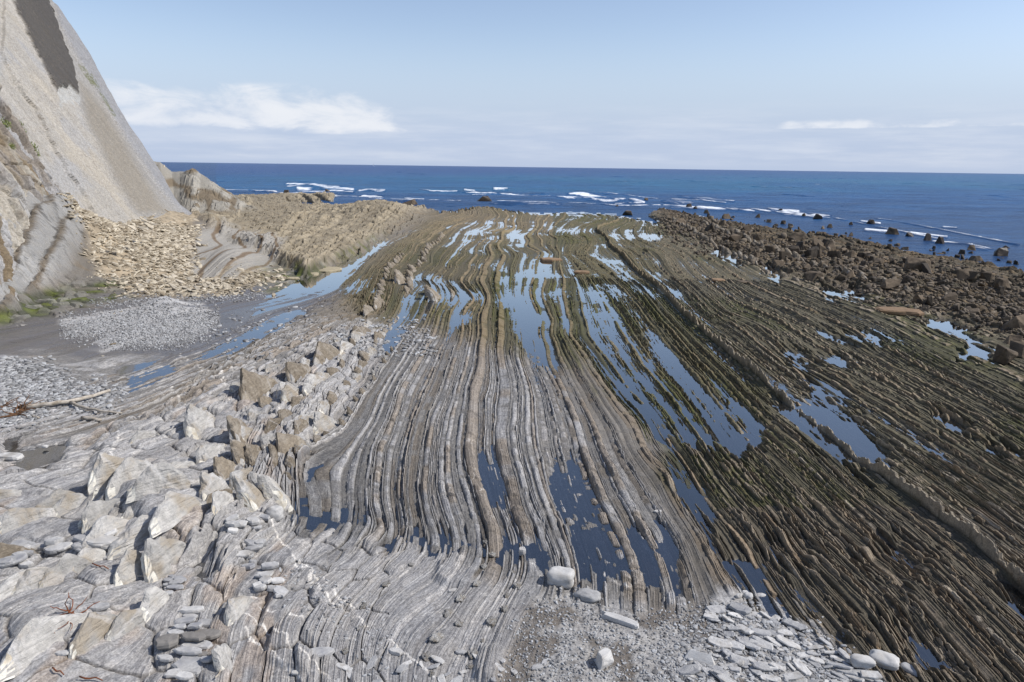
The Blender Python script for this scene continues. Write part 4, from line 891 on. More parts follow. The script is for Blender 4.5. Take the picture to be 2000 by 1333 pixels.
# --- the pile of flat grey slabs
pile = [(375,1198,48,.35,9,'top cream slab bridging the pile'),(372,1212,32,.4,7,'short slab tucked under the bridging one'),(362,1222,40,.5,7,'broad smooth slab on the left shoulder of the pile'),
 (403,1224,44,.55,8,'bluish slab with a bright near edge in the pile'),(352,1232,26,.6,7,'little wedge slab on the pile'),(382,1232,30,.5,7,'middle grey slab of the pile'),(342,1244,30,.6,9,'rounded dark flake at the side of the pile'),
 (404,1248,60,.5,9,'smooth brown slab, darkest of the pile'),(378,1254,54,.45,8,'pointed oval slab resting on the brown one'),(328,1262,46,.85,14,'squat purplish block leaning at the pile'),
 (386,1268,64,.4,8,'long striped slab below the pointed oval one'),(368,1282,58,.35,8,'long thin slab near the base of the pile'),(396,1284,24,.6,6,'small brown grey chip at the base'),(324,1294,32,.5,8,'grey wedge with white edge at the base'),
 (376,1312,70,.8,14,'biggest rough slab under the whole pile'),(340,1322,34,.6,8,'pale flake half hidden at the bottom of the pile'),(404,1296,26,.6,7,'squarish flake beside the biggest rough slab'),(362,1330,36,.5,7,'lowest pale slab of the pile')]
for i, (px, py, wp, asp, hp, lb) in enumerate(pile):
    stone('pile_slab', 'slab', px, py, wp, asp, hp, M_DSLATE if 'brown' in lb or 'purpl' in lb else (M_PALE if 'cream' in lb or 'pale' in lb else M_SLATE), D(random.Random(i).uniform(-10, 14)),
          lb, 'slab', 'flat slabs piled on the rock', seed=100 + i, rx=D(random.Random(i + 5).uniform(-9, 3)), ry=D(random.Random(i + 9).uniform(-6, 6)), dz=.03 + .02 * (i % 3))
small = [(337,1128),(330,1136),(345,1142),(326,1144),(338,1150),(352,1136),(344,1132),(328,1162),(346,1152)]
for i, (px, py) in enumerate(small):
    stone('pile_slab', 'slab', px, py, 18 + 6 * (i % 3), .5, 4, M_SLATE, D(i * 17 % 40 - 20), 'small thin grey slab of the little heap above the big slab pile', 'slab', 'small slabs heaped on the rock', seed=140 + i, dz=.02 * (i % 3))
r_ = random.Random(4)
for i in range(30):
    px = r_.uniform(0, 215); py = 1108 - 45 * (px / 230) + r_.uniform(-26, 12)
    if px > 190: py = min(py, 1075)
    stone('ledge_slab', 'slab', px, py, r_.uniform(24, 62), r_.uniform(.4, .6), r_.uniform(6, 12), (M_SLATE, M_SLATE, M_PALE)[i % 3], D(r_.uniform(-15, 25)),
          'flat grey slab of the drift filling the hollow behind yellowish blocks', 'slab', 'flat slabs filling the hollow', seed=160 + i, rx=D(r_.uniform(-8, 8)), ry=D(r_.uniform(-8, 8)), dz=.03)
# slabs caught along the vein rubble
for i in range(26):
    t = r_.random(); px = 470 + 60 * t + r_.uniform(-26, 26); py = 1015 + 160 * t + r_.uniform(-8, 8)
    stone('rubble_slab', 'slab', px, py, r_.uniform(16, 36), r_.uniform(.45, .7), r_.uniform(5, 10), (M_SLATE, M_PALE)[i % 2], D(r_.uniform(-40, 40)),
          'grey slab wedged along the broken white vein', 'slab', 'slabs wedged along the vein', seed=200 + i, rx=D(r_.uniform(-14, 14)), ry=D(r_.uniform(-14, 14)), dz=.03)
# --- scree at the near shore
def inpoly(px, py, P):
    c = False
    for k in range(len(P)):
        ax, ay = P[k]; bx, by = P[k - 1]
        if (ay > py) != (by > py) and px < (bx - ax) * (py - ay) / (by - ay) + ax: c = not c
    return c
PR = [slab_mesh(300 + k, 1, (.40, .5, .6, .45)[k % 4], .11, n=(7, 8, 9)[k % 3], pw=4.5, chip=1) for k in range(8)]
for k, m_ in enumerate(PR): m_.materials.append((M_SLATE, M_PALE)[k % 2])
SCR = [(1380,1195),(1470,1185),(1560,1215),(1640,1275),(1720,1335),(1780,1420),(1250,1420),(1290,1330),(1400,1290)]
n_ = 0; pts = []
while n_ < 230:
    px = r_.uniform(1250, 1780); py = r_.uniform(1185, 1400)
    if not inpoly(px, py, SCR): continue
    if any(abs(px - a) < 8 and abs(py - b) < 4 for a, b in pts): continue
    pts.append((px, py)); n_ += 1
    x, y, z, mpp = spot(px, py); o = bpy.data.objects.new('scree_slab', PR[n_ % 8]); COL.objects.link(o)
    k = (14 + 38 * r_.random() ** 2) * mpp; o.scale = (k, k * r_.uniform(.8, 1.1), k * r_.uniform(.7, 1.2)); o.location = (x, y, z - .01 + r_.uniform(0, .04))
    o.rotation_euler = (D(r_.uniform(-18, 18)), D(r_.uniform(-16, 16)), D(r_.gauss(-30, 24)))
    tag(o, 'whitish flat slab of the scree along the muddy pool', 'slab', 'flat slabs of the near scree')
for i in range(40):
    px = r_.uniform(640, 1180); py = r_.uniform(1285, 1360)
    x, y, z, mpp = spot(px, py); o = bpy.data.objects.new('scree_slab', PR[i % 8]); COL.objects.link(o)
    k = r_.uniform(12, 34) * mpp; o.scale = (k, k, k); o.location = (x, y, z + .005); o.rotation_euler = (D(r_.uniform(-14, 14)), D(r_.uniform(-14, 14)), r_.uniform(0, 6))
    tag(o, 'small pale slab strewn among rock mounds along the bottom edge', 'slab', 'pale slabs strewn at the bottom')
# --- uncountable flakes: one mesh per deposit
def flakes(name, P, n, smin, smax, mat, label, thick=.16, lift=.0, tilt=14, seed=1, block=False):
    rg = np.random.RandomState(seed); P_ = np.array(P); x0, y0 = P_.min(0); x1, y1 = P_.max(0)
    tries = n * 4; A_ = np.stack([rg.uniform(x0, x1, tries), rg.uniform(y0, y1, tries)], 1)
    ok = sdpoly(A_[:, 0], A_[:, 1], P) > rg.normal(-2, 11, tries) * min(1, (y1 - y0) / 60) + 26 * min(1, (y1 - y0) / 90) * (fbm(A_[:, 0] / 40, A_[:, 1] / 16, 3, seed) - .42); A_ = A_[ok][:n]; n = len(A_)
    z = np.zeros(n)
    for _ in range(5):
        d = FWD * FP + RT * (A_[:, :1] - 1000) + UP * (666.5 - A_[:, 1:]); t = (z - H) / d[:, 2]
        x = d[:, 0] * t; y = d[:, 1] * t
        z = bil(Z, (x / y - TX0) / (TX1 - TX0) * (NC - 1), (np.log(np.maximum(y, Y0)) - lys[0]) / (lys[-1] - lys[0]) * (NR - 1))
    mpp = y / FP * 1.05; k = (smin + (smax - smin) * rg.rand(n) ** 2.2) * mpp
    m = 7; ang = (np.arange(m)[None] + rg.uniform(-.3, .3, (n, m))) / m * 2 * pi; rad = rg.uniform(.38, .55, (n, m))
    lx = np.cos(ang) * rad * k[:, None]; ly_ = np.sin(ang) * rad * k[:, None] * rg.uniform(.45, .8, (n, 1))
    th = k * thick * rg.uniform(.6, 1.4, n)
    rz = rg.uniform(0, 6.28, n)[:, None]; tx_ = np.radians(rg.uniform(-tilt, tilt, n))[:, None]; ty_ = np.radians(rg.uniform(-tilt, tilt, n))[:, None]
    vs = []
    for zz, sc_ in ((0, .9), (.75, 1.0), (1.0, .84)):
        a = lx * sc_; b = ly_ * sc_; c_ = zz * th[:, None] + a * np.tan(ty_) + b * np.tan(tx_)
        vs.append(np.stack([x[:, None] + a * np.cos(rz) - b * np.sin(rz), y[:, None] + a * np.sin(rz) + b * np.cos(rz), z[:, None] + lift + c_ - .2 * th[:, None]], -1))
    V = np.stack(vs, 1).reshape(-1, 3); base_ = np.arange(n)[:, None, None] * (3 * m); i_ = np.arange(m); j_ = (i_ + 1) % m
    q = np.concatenate([np.stack([i_, j_, j_ + m, i_ + m], 1), np.stack([i_ + m, j_ + m, j_ + 2 * m, i_ + 2 * m], 1)])
    Qd = (base_ + q[None]).reshape(-1, 4); T = (np.arange(n)[:, None] * 3 * m + 2 * m + i_[None])
    me = bpy.data.meshes.new(name); me.vertices.add(len(V)); me.vertices.foreach_set('co', V.astype(np.float32).ravel())
    me.loops.add(Qd.size + T.size); me.loops.foreach_set('vertex_index', np.concatenate([Qd.ravel(), T.ravel()]).astype(np.int32))
    ls = np.concatenate([np.arange(len(Qd)) * 4, Qd.size + np.arange(n) * m]); lt = np.concatenate([np.full(len(Qd), 4), np.full(n, m)])
    me.polygons.add(len(ls)); me.polygons.foreach_set('loop_start', ls.astype(np.int32)); me.polygons.foreach_set('loop_total', lt.astype(np.int32)); me.update(calc_edges=True)
    fattr(me, 'tone', np.repeat(rg.rand(n), 3 * m))
    o = link(name, me, mat); o['kind'] = 'stuff'; return o
def flake_mat(name, c0, c1):
    m, nt, b = newmat(name); a = N(nt, 'ShaderNodeAttribute', attribute_name='tone'); g = N(nt, 'ShaderNodeNewGeometry')
    c = MIX(nt, a.outputs['Fac'], tuple(float(v) for v in c0), tuple(float(v) for v in c1))
    c = MIX(nt, 1.0, c, MIX(nt, NOISE(nt, g.outputs['Position'], 25, 3), (.75, .75, .75), (1.2, 1.2, 1.2)), 'MULTIPLY')
    L(nt, c, b.inputs['Base Color']); b.inputs['Roughness'].default_value = .85; return m
F_G = flake_mat('flake_grey', lin(104, 102, 100), lin(194, 194, 192)); F_T = flake_mat('flake_tan', lin(128, 114, 92), lin(216, 204, 180)); F_D = flake_mat('flake_dark', lin(64, 54, 42), lin(132, 118, 98))
GR = [(1046,1165),(1120,1150),(1230,1200),(1330,1190),(1450,1180),(1520,1200),(1640,1270),(1720,1345),(1740,1400),(940,1400),(985,1290),(1010,1210)]
flakes('gravel', GR, 9000, 2, 9, F_G, '', thick=.35, seed=2)
flakes('scree_chips', [(1400,1180),(1480,1175),(1600,1235),(1700,1310),(1760,1400),(1200,1400),(1290,1290)], 2600, 5, 18, F_G, '', thick=.18, seed=3)
flakes('shingle', [(-60,702),(0,697),(100,712),(130,745),(250,765),(220,800),(100,806),(0,835),(-60,850)], 5200, 3, 15, F_G, '', thick=.2, seed=4)
flakes('shingle', [(115,632),(190,612),(300,600),(400,604),(430,625),(400,660),(330,682),(230,686),(190,665),(130,655)], 7500, 2, 5.5, F_G, '', thick=.35, seed=5)
flakes('shingle', [(170,590),(330,580),(520,572),(500,582),(330,596),(200,600)], 1400, 2, 6, F_G, '', thick=.3, seed=6)
flakes('rock_chips', [(640,650),(760,620),(850,650),(850,690),(740,700),(640,680)], 700, 4, 15, F_G, '', thick=.2, seed=7, tilt=20)
flakes('rock_chips', [(400,640),(600,600),(660,620),(560,680),(430,720)], 450, 4, 13, F_G, '', thick=.2, seed=8)
flakes('rock_chips', [(600,1090),(800,1250),(760,1330),(560,1200),(520,1120)], 500, 3, 12, F_G, '', thick=.25, seed=9, tilt=25)
flakes('talus_rubble', [(165,500),(222,445),(285,425),(390,455),(372,490),(378,555),(450,548),(560,540),(440,572),(300,580),(200,556),(140,520)], 7500, 4, 17, F_T, '', thick=.14, seed=10, tilt=28)
flakes('shore_rubble', [(1290,418),(1500,460),(1750,510),(2100,570),(2100,690),(1850,622),(1600,552),(1450,500)], 4200, 3, 14, F_D, '', thick=.38, seed=11, tilt=30)
flakes('reef_rubble', [(1270,425),(1400,450),(1500,520),(1400,500),(1300,460)], 700, 3, 10, F_D, '', thick=.5, seed=12, tilt=30)
# --- talus slabs below the cliff
TP = [slab_mesh(400 + k, 1, .6, .08, n=8, pw=4) for k in range(8)]
for m_ in TP: m_.materials.append(M_TALUS)
TAL = [(175,500),(228,448),(285,430),(385,458),(368,490),(375,550),(450,546),(540,540),(430,568),(300,576),(210,552),(150,515)]
k_ = 0
while k_ < 230:
    px = r_.uniform(140, 560); py = r_.uniform(425, 578)
    if not inpoly(px, py, TAL): continue
    if px > 290 and py < 545 and r_.random() < .2: pass
    x, y, z, mpp = spot(px, py); o = bpy.data.objects.new('talus_slab', TP[k_ % 8]); COL.objects.link(o); k_ += 1
    k = r_.uniform(9, 24) * mpp; o.scale = (k, k * r_.uniform(.7, 1.1), k * r_.uniform(.8, 1.5)); o.location = (x, y, z + .04 * k)
    o.rotation_euler = (D(r_.uniform(-25, 25)), D(r_.uniform(5, 40)), D(r_.uniform(-50, 50)))
    tag(o, 'cream flat slab of the rockfall fan below the cliff', 'slab', 'slabs of the rockfall fan')
# --- boulders of the outer shore
BP = [block_mesh(500 + k, 1, r_.uniform(.6, .95), r_.uniform(.4, .75), top=r_.uniform(.45, .85)) for k in range(10)]
M_SHORED = stone_mat('shore_boulder_dark', lin(74, 66, 56), .34, lin(104, 92, 76), scale=1.2, bump=.9)
for k_, m_ in enumerate(BP): m_.materials.append(M_SHORED if k_ % 3 == 0 else M_SHORE)
big = [(1790,528,54,26,'long dark block with a flat top standing highest on the boulder beach'),(1882,548,34,24,'pyramid shaped brown boulder behind the long dark block'),(1952,565,36,26,'second pyramid boulder nearest the open water'),
 (1597,483,26,22,'pointed boulder by itself at the upper edge of the beach'),(1608,522,24,18,'upright brown boulder in the line of slabs'),(1890,625,50,26,'big rugged boulder left of the tide pool'),(1985,640,60,34,'massive dark boulder cut by the picture edge'),
 (1962,705,50,34,'large square boulder at the corner of the blue pool'),(1990,690,50,26,'flat topped boulder above the square one'),(1590,548,44,22,'leaning elongated boulder above the twin pools'),(1640,548,30,18,'dark hump by the twin pools'),
 (1850,590,40,20,'low brown boulder in the middle of the beach'),(1740,560,40,18,'broad brown block behind the long tan slab'),(1520,520,30,14,'low tan block at the end of the rib line'),(1480,470,26,14,'steep block in the outer rib line'),(1330,440,26,16,'tilted plate boulder where the outer ribs begin')]
for i, (px, py, wp, hp, lb) in enumerate(big):
    stone('boulder', 'block', px, py, wp, .8, hp, M_SHORE, D(-30 + 13 * i % 40), lb, 'boulder', seed=520 + i)
RKY = [(1290,422),(1420,442),(1560,466),(1700,494),(1850,522),(2000,552),(2060,568),(2060,710),(1900,650),(1720,592),(1560,548),(1450,510),(1350,460)]
k_ = 0
while k_ < 200:
    px = r_.uniform(1280, 2060); py = r_.uniform(425, 780)
    if not inpoly(px, py, RKY): continue
    sh = (py - (405 + (px - 1300) * .19)) ; p_ = .95 if sh < 40 else .5
    if r_.random() > p_: continue
    x, y, z, mpp = spot(px, py); o = bpy.data.objects.new('shore_boulder', BP[k_ % 10]); COL.objects.link(o); k_ += 1
    k = (8 + 26 * r_.random() ** 1.8) * mpp; o.scale = (k, k, k * r_.uniform(.7, 1.2)); o.location = (x, y, z - .1 * k)
    o.rotation_euler = (D(r_.uniform(-12, 12)), D(r_.uniform(-12, 12)), r_.uniform(0, 6.28))
    tag(o, 'brown angular boulder of the crowded outer beach', 'boulder', 'boulders of the outer beach')
rocks = [(1345,408,16,9,'small dark rock in the breaking surf with spray'),(1359,410,14,7,'low dark rock just right of the surf rock'),(1419,428,22,11,'brown rock in calm water off the ribs'),(1570,423,10,5,'tiny rock at the end of the surf line'),
 (1597,428,20,9,'dark rock in the tail of the surf line'),(1701,438,20,8,'dark rock beyond the beach in blue water'),(1743,458,28,12,'brown rounded rock at the foam streak'),(1776,462,24,6,'flat dark rock between the two rounded ones'),
 (1811,470,18,12,'round dark knob in the sea'),(1835,476,18,12,'twin round dark knob beside the first'),(1898,489,22,9,'brown low rock off the outer beach'),(1953,500,32,14,'largest dark sea rock off the beach'),(1966,485,20,5,'thin flat rock in the sea beyond the largest'),
 (1545,452,22,9,'low brown rock at the shore edge in shallow water'),(1225,421,24,8,'low brown rock between the ribs and the surf'),(1205,405,10,4,'speck of dark rock in shallow water'),(800,399,34,9,'brown rock patch off the end of the tan reef'),
 (945,393,34,9,'dark ribbed rock in the sea before the platform'),(1262,393,12,5,'small rock in the foam left of the surf rock'),(1525,414,14,5,'dark rock amid the long white breaker'),(700,402,22,5,'dark low rock right of the reef tip'),(560,378,16,6,'brown rock at the reef tip'),
 (640,376,14,6,'small knobby rock at the reef tip'),(1660,440,12,5,'small dark rock off the beach'),(1480,425,14,6,'small rock hugging the outer ribs'),(1620,445,14,6,'rock at the water edge below the surf tail'),(1905,510,30,10,'rock standing at the beach rim'),(1380,416,12,5,'brown rock lapped by water below the breaker')]
for i, (px, py, wp, hp, lb) in enumerate(rocks):
    q = un(px, py, -.35); dep = (q - np.array([0, 0, H])) @ FWD; m_ = dep / FP
    me = block_mesh(600 + i, wp * m_, wp * m_ * .8, hp * m_ + .3, top=.6); me.materials.append(M_SEAR if 'dark' in lb else M_SHORE)
    o = bpy.data.objects.new('sea_rock', me); COL.objects.link(o); o.location = (q[0], q[1], -.55); tag(o, lb, 'rock')
r2 = random.Random(8)
for i in range(60):
    t = r2.random(); px = 1380 + 620 * t + r2.uniform(-10, 10); py = 428 + 95 * t + r2.uniform(-14, 8); q = un(px, py, -.35); dep = (q - np.array([0, 0, H])) @ FWD; m_ = dep / FP * r2.uniform(6, 16)
    o = bpy.data.objects.new('sea_rock', BP[i % 10]); COL.objects.link(o); o.location = (q[0], q[1], -.5); o.scale = (m_, m_, m_ * .7 + .3); o.rotation_euler = (0, 0, r2.uniform(0, 6))
    tag(o, 'small low rock awash along the rim of the outer beach', 'rock', 'rocks awash along the beach rim')
# --- upstanding slabs of the jagged ridge
big_t = [(228,935,74,58,'P','tall tooth with a bright cream face, furthest out on the jagged ridge'),(262,940,64,60,'P','broad grey tooth right behind the bright cream one'),(310,950,60,60,'P','veined tooth with a slanting crest'),
 (213,1005,50,60,'P','cream edged tooth leaning over the slab hollow'),(290,1010,62,62,'P','big ribbed tooth in the middle of the grey group'),(345,1005,58,66,'P','broad sloping tooth at the rim of the grey group'),(222,1060,72,70,'P','cracked white sided tooth above the flat block'),
 (330,1095,78,62,'P','isolated shield shaped tooth with crossing cracks'),(395,1030,44,60,'P','low rounded tooth with chipped crest'),(422,965,66,52,'P','white fronted tooth rising behind the chipped one'),(440,990,50,46,'P','egg shaped grey tooth below the white fronted one'),
 (398,838,70,50,'P','narrow cream pillar tooth on the left flank of the ridge'),(472,850,60,46,'T','tan tipped tooth beside a tiny pool'),(448,930,66,44,'T','square brown capped tooth'),(482,895,60,30,'T','slim mottled tooth next to the square one'),
 (575,885,66,46,'T','rough brown tooth standing in the blue pool'),(548,975,92,26,'P','long white edged rib closing the striped beds'),(498,975,80,40,'P','smooth blue grey tooth of upright plates'),(528,960,66,40,'P','striped plate tooth next to the long rib'),
 (512,770,74,62,'T','wide ochre topped tooth at the top of the ridge'),(570,775,40,36,'P','pointed grey tooth below the ochre one'),(592,735,50,44,'T','brown serrated tooth row end'),(640,700,46,52,'T','dark brown ragged tooth highest up the ridge'),
 (636,836,46,44,'P','ribbed pale tooth below the brown ragged one'),(110,995,46,60,'P','bulky pale tooth with a cream cut face'),(55,1020,46,60,'P','rounded grey tooth at the picture edge'),(150,990,40,50,'P','banded tooth between bulky ones'),
 (130,1125,50,60,'P','yellowish cracked block in front of the slab hollow'),(170,1108,44,56,'P','cream faced block right of the yellowish cracked one'),(35,1150,40,80,'P','low yellow grey block at the left margin'),(80,1140,44,60,'P','wedge block with thin pale seam'),
 (262,1115,54,46,'P','dark sided block with a bright sliver face'),(305,1185,56,44,'P','slanting grey block above the slab pile'),(95,1255,70,100,'P','large smooth dome of rock near the lower corner'),(190,1245,60,70,'P','yellow stained hump beside the smooth dome'),
 (255,1225,50,60,'P','buff block scattered with orange stain'),(470,1195,46,50,'P','veined grey block right of the slab pile'),(440,1290,60,46,'P','white veined buttress beside the slab pile'),(785,552,38,26,'T','tan tooth standing in the far blue pool'),
 (853,584,44,22,'T','slim tan tooth at the channel crossing'),(838,575,24,18,'T','short tan tooth behind the slim one'),(886,577,20,14,'T','little dark tooth alone in the channel'),(742,598,26,40,'T','low tan rock hump in the channel'),(722,612,24,40,'T','tan hump nearer the ridge'),
 (805,545,24,20,'T','tan tooth just right of the pool tooth')]
for i, (px, py, hp, lp, mt, lb) in enumerate(big_t):
    x, y, z, mpp = spot(px, py); a, _u = strike(x, y)
    ht = hp * mpp * .92; ln = lp * mpp * (1.7 if mt == 'P' else 2.1)
    me = tooth_mesh(700 + i, max(.16, .30 * ht), ln, ht * 1.18); me.materials.append(M_TOOTH if mt == 'P' else M_TANT); me.materials.append(M_CALC if mt == 'P' else M_TOOTH)
    o = bpy.data.objects.new('rock_tooth', me); COL.objects.link(o); o.location = (x, y, z - .12 * ht); o.rotation_euler = (0, D(r_.uniform(-34, -16)), -a + D(r_.uniform(-14, 14)) )
    tag(o, lb, 'rock', 'upstanding rocks of the jagged ridge')
TM = [tooth_mesh(800 + k, .34, 1.15, 1.0) for k in range(9)]; TN = [tooth_mesh(820 + k, .34, 1.2, 1.0) for k in range(6)]
for m_ in TM: m_.materials.append(M_TOOTH); m_.materials.append(M_CALC)
for m_ in TN: m_.materials.append(M_TANT); m_.materials.append(M_TANT)
def ORD(n):
    a = ('zeroth first second third fourth fifth sixth seventh eighth ninth tenth eleventh twelfth thirteenth fourteenth fifteenth sixteenth seventeenth eighteenth nineteenth').split()
    if n < 20: return a[n]
    t = {2: 'twent', 3: 'thirt', 4: 'fort', 5: 'fift', 6: 'sixt'}[n // 10]
    return t + 'ieth' if n % 10 == 0 else t + 'y-' + a[n % 10]
NB = [boulder_mesh(850 + k, 1.0, 1.5, .7, pw=2.6, ns=.28, sub=3, fr=2.2) for k in range(5)]
for m_ in NB: m_.materials.append(M_TOOTH)
def row(u0, y0, y1, step, hmin, hmax, tanp, label, group, name='ridge_tooth'):
    y = y0; k_ = 0
    while y < y1:
        uu = u0 + r_.uniform(-.12, .12); x = xof(uu, y)
        if abs(x / y) < .95:
            h_ = r_.uniform(hmin, hmax); z = ground(x, y); a, _ = strike(x, y); T_ = NB if name == 'nodule' else (TN if r_.random() < tanp else TM)
            o = bpy.data.objects.new(name, T_[r_.randrange(len(T_))]); COL.objects.link(o)
            o.scale = (h_ * r_.uniform(.8, 1.3), h_ * r_.uniform(.7, 1.2) * (1.9 if name == 'ridge_tooth' else 1.0), h_); o.location = (x, y, z - .18 * h_); o.rotation_euler = (0, D(r_.uniform(-38, -18)) * (name != 'nodule'), -a + D(r_.uniform(-12, 12)))
            k_ += 1; tag(o, label + ', ' + ('first' if k_ == 1 else ORD(k_)) + ' from the near end', 'rock', group)
        y += step * r_.uniform(.7, 1.5)
row(-7.5, 13, 34, 1.0, .35, .75, .45, 'small upright slab in the inner file of the jagged ridge', 'inner file of upright slabs')
row(-6.6, 17, 36, .8, .3, .6, .7, 'brown upright slab in the file bordering the striped beds', 'bordering file of upright slabs')
row(-8.3, 12, 30, 1.5, .35, .7, .15, 'small grey upright slab in the middle file of the ridge', 'middle file of upright slabs')
row(-9.2, 12.5, 26, 2.2, .3, .55, .1, 'low grey slab in the outermost file of the ridge', 'outer file of upright slabs')
row(-5.5, 16, 30, .7, .18, .36, .8, 'low tan knob on the first striped bed', 'knobs on the first striped bed', 'bed_knob')
row(-9.3, 40, 62, 1.3, .4, .8, 1, 'tan knob on the ribs beside the channel pool', 'knobs on the far ribs', 'bed_knob')
row(-6.8, 44, 80, 1.4, .4, .9, 1, 'tan knob of the far fold beside water striped beds', 'knobs on the far fold', 'bed_knob')
row(-.6, 9.5, 12.5, .35, .07, .15, 0, 'white nodule on the grey rib at the gravel', 'nodules on the near ribs', 'nodule')
row(-1.2, 9.3, 13.4, .4, .07, .16, 0, 'pale nodule on the second rib from the gravel', 'nodules on the second rib', 'nodule')
row(-2.5, 9.8, 12.8, .5, .07, .15, 0, 'pale nodule along a bulging laminated bed', 'nodules on the laminated bulge', 'nodule')
# ribs of the outer shore: leaning plates
row(19.5, 50, 105, 1.5, .6, 1.2, 1, 'brown leaning plate in the rib line facing the sea', 'leaning plates of the outer rib', 'leaning_plate')
row(24, 45, 100, 1.8, .6, 1.3, 1, 'brown leaning plate in the outermost rib line', 'leaning plates of the outermost rib', 'leaning_plate')
# --- driftwood
def tube(name, pts, radii, mat, parent=None, nseg=8):
    bm = bmesh.new(); rings = []; P = [Vector(p) for p in pts]
    for i, p in enumerate(P):
        d = (P[min(i + 1, len(P) - 1)] - P[max(i - 1, 0)]).normalized(); a = d.cross(Vector((0, 0, 1))).normalized(); b = d.cross(a)
        rings.append([bm.verts.new(p + (a * cos(2 * pi * k / nseg) + b * sin(2 * pi * k / nseg)) * radii[i] * (1 + .18 * mn.noise(Vector((i * 1.3, k * .9, p.x))))) for k in range(nseg)])
    for r0_, r1_ in zip(rings, rings[1:]):
        for k in range(nseg): bm.faces.new((r0_[k], r0_[(k + 1) % nseg], r1_[(k + 1) % nseg], r1_[k]))
    bm.faces.new(rings[0]); bm.faces.new(rings[-1][::-1])
    me = finish(bm, name, True); return link(name, me, mat, parent)
def P3(lst): 
    o = []
    for px, py, h_ in lst:
        x, y, z, m_ = spot(px, py); o.append((x, y, z + h_))
    return o
def resam(p, n=14):
    p = np.array(p); t = np.linspace(0, len(p) - 1, n); r = np.stack([np.interp(t, np.arange(len(p)), p[:, k]) for k in range(3)], 1)
    for i in range(n): r[i] += [.02 * math.sin(i * 1.9), .02 * math.cos(i * 2.3), .012 * math.sin(i * 2.9)]
    return [tuple(v) for v in r]
log_ = tube('driftwood_log', resam(P3([(46,800,.07),(90,797,.12),(138,792,.14),(180,783,.16),(216,771,.16)])), list(np.linspace(.085, .05, 14)), M_WOOD)
tag(log_, 'bleached driftwood branch forking on the grey shingle', 'driftwood')
br = tube('branch', resam(P3([(138,792,.12),(160,801,.10),(200,808,.08),(240,812,.08)]), 10), list(np.linspace(.055, .03, 10)), M_WOOD, log_)
pl = tube('driftwood_plank', resam(P3([(160,822,.10),(180,824,.10),(198,826,.08)]), 6), [.05, .06, .06, .06, .055, .04], M_WOOD); tag(pl, 'short flat driftwood piece beneath the forked branch', 'driftwood')
pl2 = tube('driftwood_stick', resam(P3([(62,814,.03),(76,818,.03)]), 5), [.03] * 5, M_WOOD); tag(pl2, 'stubby pale stick beside the root tangle', 'driftwood')
def tangle(name, px, py, rad, n, mat, label, seed, zs=.5, th=.012):
    x, y, z, m_ = spot(px, py); e = bpy.data.objects.new(name, None); COL.objects.link(e); e.location = (x, y, z); tag(e, label, 'roots')
    r = random.Random(seed)
    for k in range(n):
        p = Vector((r.uniform(-.3, .3) * rad, r.uniform(-.3, .3) * rad, r.uniform(0, .2) * rad)); d = Vector((r.uniform(-1, 1), r.uniform(-1, 1), r.uniform(-.1, .6) * zs)).normalized(); pts = [p]
        for q in range(5): d = (d + Vector((r.uniform(-.6, .6), r.uniform(-.6, .6), r.uniform(-.5, .3) * zs))).normalized(); p = p + d * rad * .28; p.z = max(.01, p.z); pts.append(p.copy())
        tube('root', pts, list(np.linspace(th, th * .4, 6)), mat, e, 5)
tangle('root_tangle', 44, 800, .45, 26, M_ROOT, 'brown tangle of roots at the thick end of the driftwood', 1, th=.022)
tangle('root_tangle', 32, 812, .40, 18, M_ROOT, 'flatter brown root litter in front of the tangle', 2, th=.02)
tangle('root_tangle', 8, 795, .35, 10, M_ROOT, 'reddish root litter at the picture edge', 5, th=.02)
tangle('twig_heap', 146, 1200, .34, 9, M_TWIG, 'rust coloured dry twigs between yellowish blocks', 3)
tangle('twig_heap', 152, 1228, .30, 9, M_TWIG, 'tangled dark twigs just below the rust coloured ones', 4)
for i, (a, b, lb) in enumerate((((252, 1127), (292, 1134), 'pale dead stick poking from under the bright sliver block'), ((420, 1332), (446, 1292), 'thin straw coloured stick near the bottom edge'), ((180, 1107), (212, 1115), 'thin dark stick on the rock in front of the slabs'), ((102,1312),(125,1322),'reddish stem lying in a crack near the bottom'), ((155,1330),(200,1333),'thin curved rust stem at the bottom edge'))):
    p = P3([(a[0], a[1], .06), (b[0], b[1], .06)]); tag(tube('stick', resam(p, 5), [.012, .013, .012, .01, .008], M_WOOD if i < 2 else M_TWIG), lb, 'stick')
# --- shrubs in the cliff cracks
def shrub(px, py, rad, seed, label):
    s_, t_ = onplane(px, py); p = O + sd * s_ + tv * t_ + nv * .1
    e = bpy.data.objects.new('cliff_shrub', None); COL.objects.link(e); e.location = tuple(p); tag(e, label, 'shrub', 'shrubs in the cliff cracks')
    r = random.Random(seed); bm = bmesh.new()
    for k in range(420):
        d = Vector((r.gauss(0, 1), r.gauss(0, 1), r.gauss(0, .7))).normalized() * rad * r.random() ** .45 * r.choice((.6, .85, 1, 1.1)); d += Vector(tuple(nv)) * rad * .3
        a = Vector((r.gauss(0, 1), r.gauss(0, 1), r.gauss(0, 1))).normalized() * rad * .13; b = a.orthogonal().normalized() * rad * .06
        v = [bm.verts.new(d - a), bm.verts.new(d + b), bm.verts.new(d + a), bm.verts.new(d - b)]; bm.faces.new(v)
    me = bpy.data.meshes.new('foliage'); bm.to_mesh(me); bm.free(); link('foliage', me, M_LEAF, e)
    for k in range(4): tube('stem', [(0, 0, 0), tuple(nv * rad * .3), (r.uniform(-.5, .5) * rad, r.uniform(-.5, .5) * rad, rad * .7)], [.02, .016, .006], M_ROOT, e, 5)
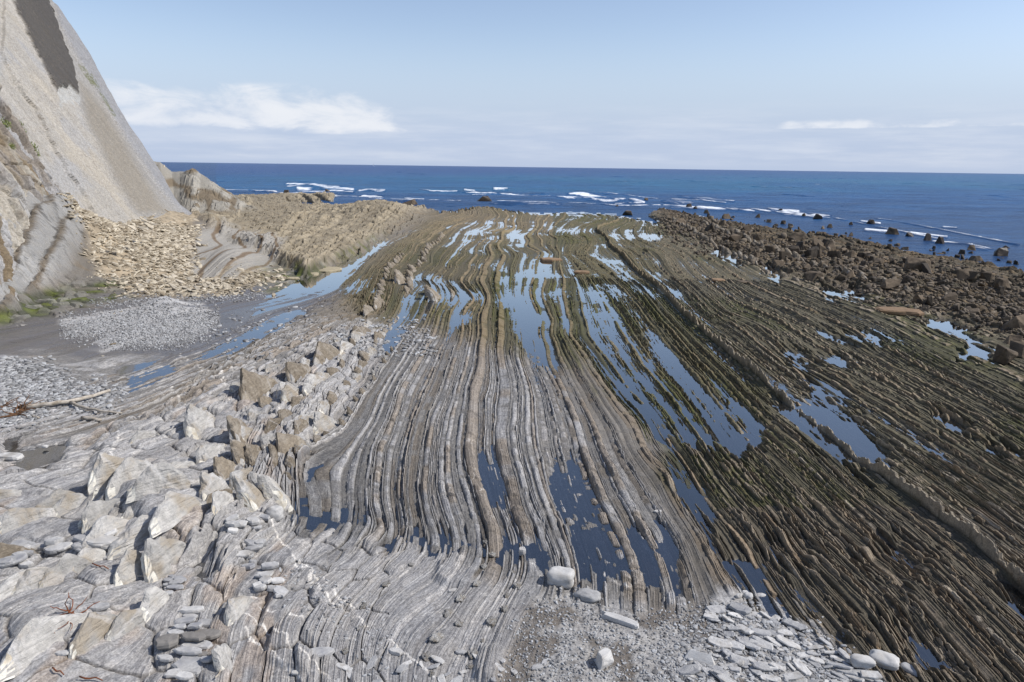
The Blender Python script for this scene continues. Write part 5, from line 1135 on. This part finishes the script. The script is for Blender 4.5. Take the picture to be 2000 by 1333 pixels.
M_LEAF, nt, b = newmat('shrub_leaf'); oi = N(nt, 'ShaderNodeNewGeometry'); L(nt, MIX(nt, NOISE(nt, oi.outputs['Position'], 3, 3), tuple(float(v) for v in lin(70, 84, 30)), tuple(float(v) for v in lin(150, 158, 84))), b.inputs['Base Color'])
for i, (px, py, rd, lb) in enumerate(((27, 246, .42, 'green shrub rooted in the dark overhang crack'), (38, 262, .36, 'yellowish shrub just below the overhang crack'), (2, 246, .45, 'green shrub cut by the picture edge'), (56, 292, .45, 'thin dry shrub lowest along the crack'), (17, 289, .3, 'small tuft on the rough cliff strata'), (66, 304, .3, 'wispy plant at the end of the crack'))):
    shrub(px, py, rd, i, lb)
# --- far sailing boat on the horizon
q = un(730, 326, 0); q = q / q[1] * 3800
e = bpy.data.objects.new('sailing_boat', None); COL.objects.link(e); e.location = (q[0], q[1], -.3); tag(e, 'tiny white sailing boat far out on the horizon', 'boat')
M_SAIL, nt, b = newmat('sailcloth'); b.inputs['Base Color'].default_value = (.85, .85, .85, 1)
bm = bmesh.new()
sec = [(-5, .1, 1.4), (-3, 1.3, 1.2), (1, 1.5, 1.2), (4, .8, 1.4), (6, .05, 1.7)]; rr_ = []
for x, w_, h_ in sec: rr_.append([bm.verts.new(v) for v in ((x, -w_, h_), (x, -w_ * .7, .1), (x, 0, -.5), (x, w_ * .7, .1), (x, w_, h_))])
for a, b2 in zip(rr_, rr_[1:]):
    for k in range(4): bm.faces.new((a[k], a[k + 1], b2[k + 1], b2[k]))
    bm.faces.new((a[4], a[0], b2[0], b2[4]))
link('hull', finish(bm, 'hull'), M_SAIL, e)
tube('mast', [(.5, 0, 1.2), (.5, 0, 8), (.5, .001, 15)], [.12, .1, .06], M_SAIL, e, 6)
bm = bmesh.new(); pv = []
for i in range(7):
    f_ = i / 6; pv.append([bm.verts.new((.4 - k / 4 * (1 - f_) * 5.0, .5 * sin(pi * k / 4) * (1 - f_), 2.2 + 12.3 * f_)) for k in range(5)])
for a, b2 in zip(pv, pv[1:]):
    for k in range(4): bm.faces.new((a[k], a[k + 1], b2[k + 1], b2[k]))
link('sail', finish(bm, 'sail'), M_SAIL, e)
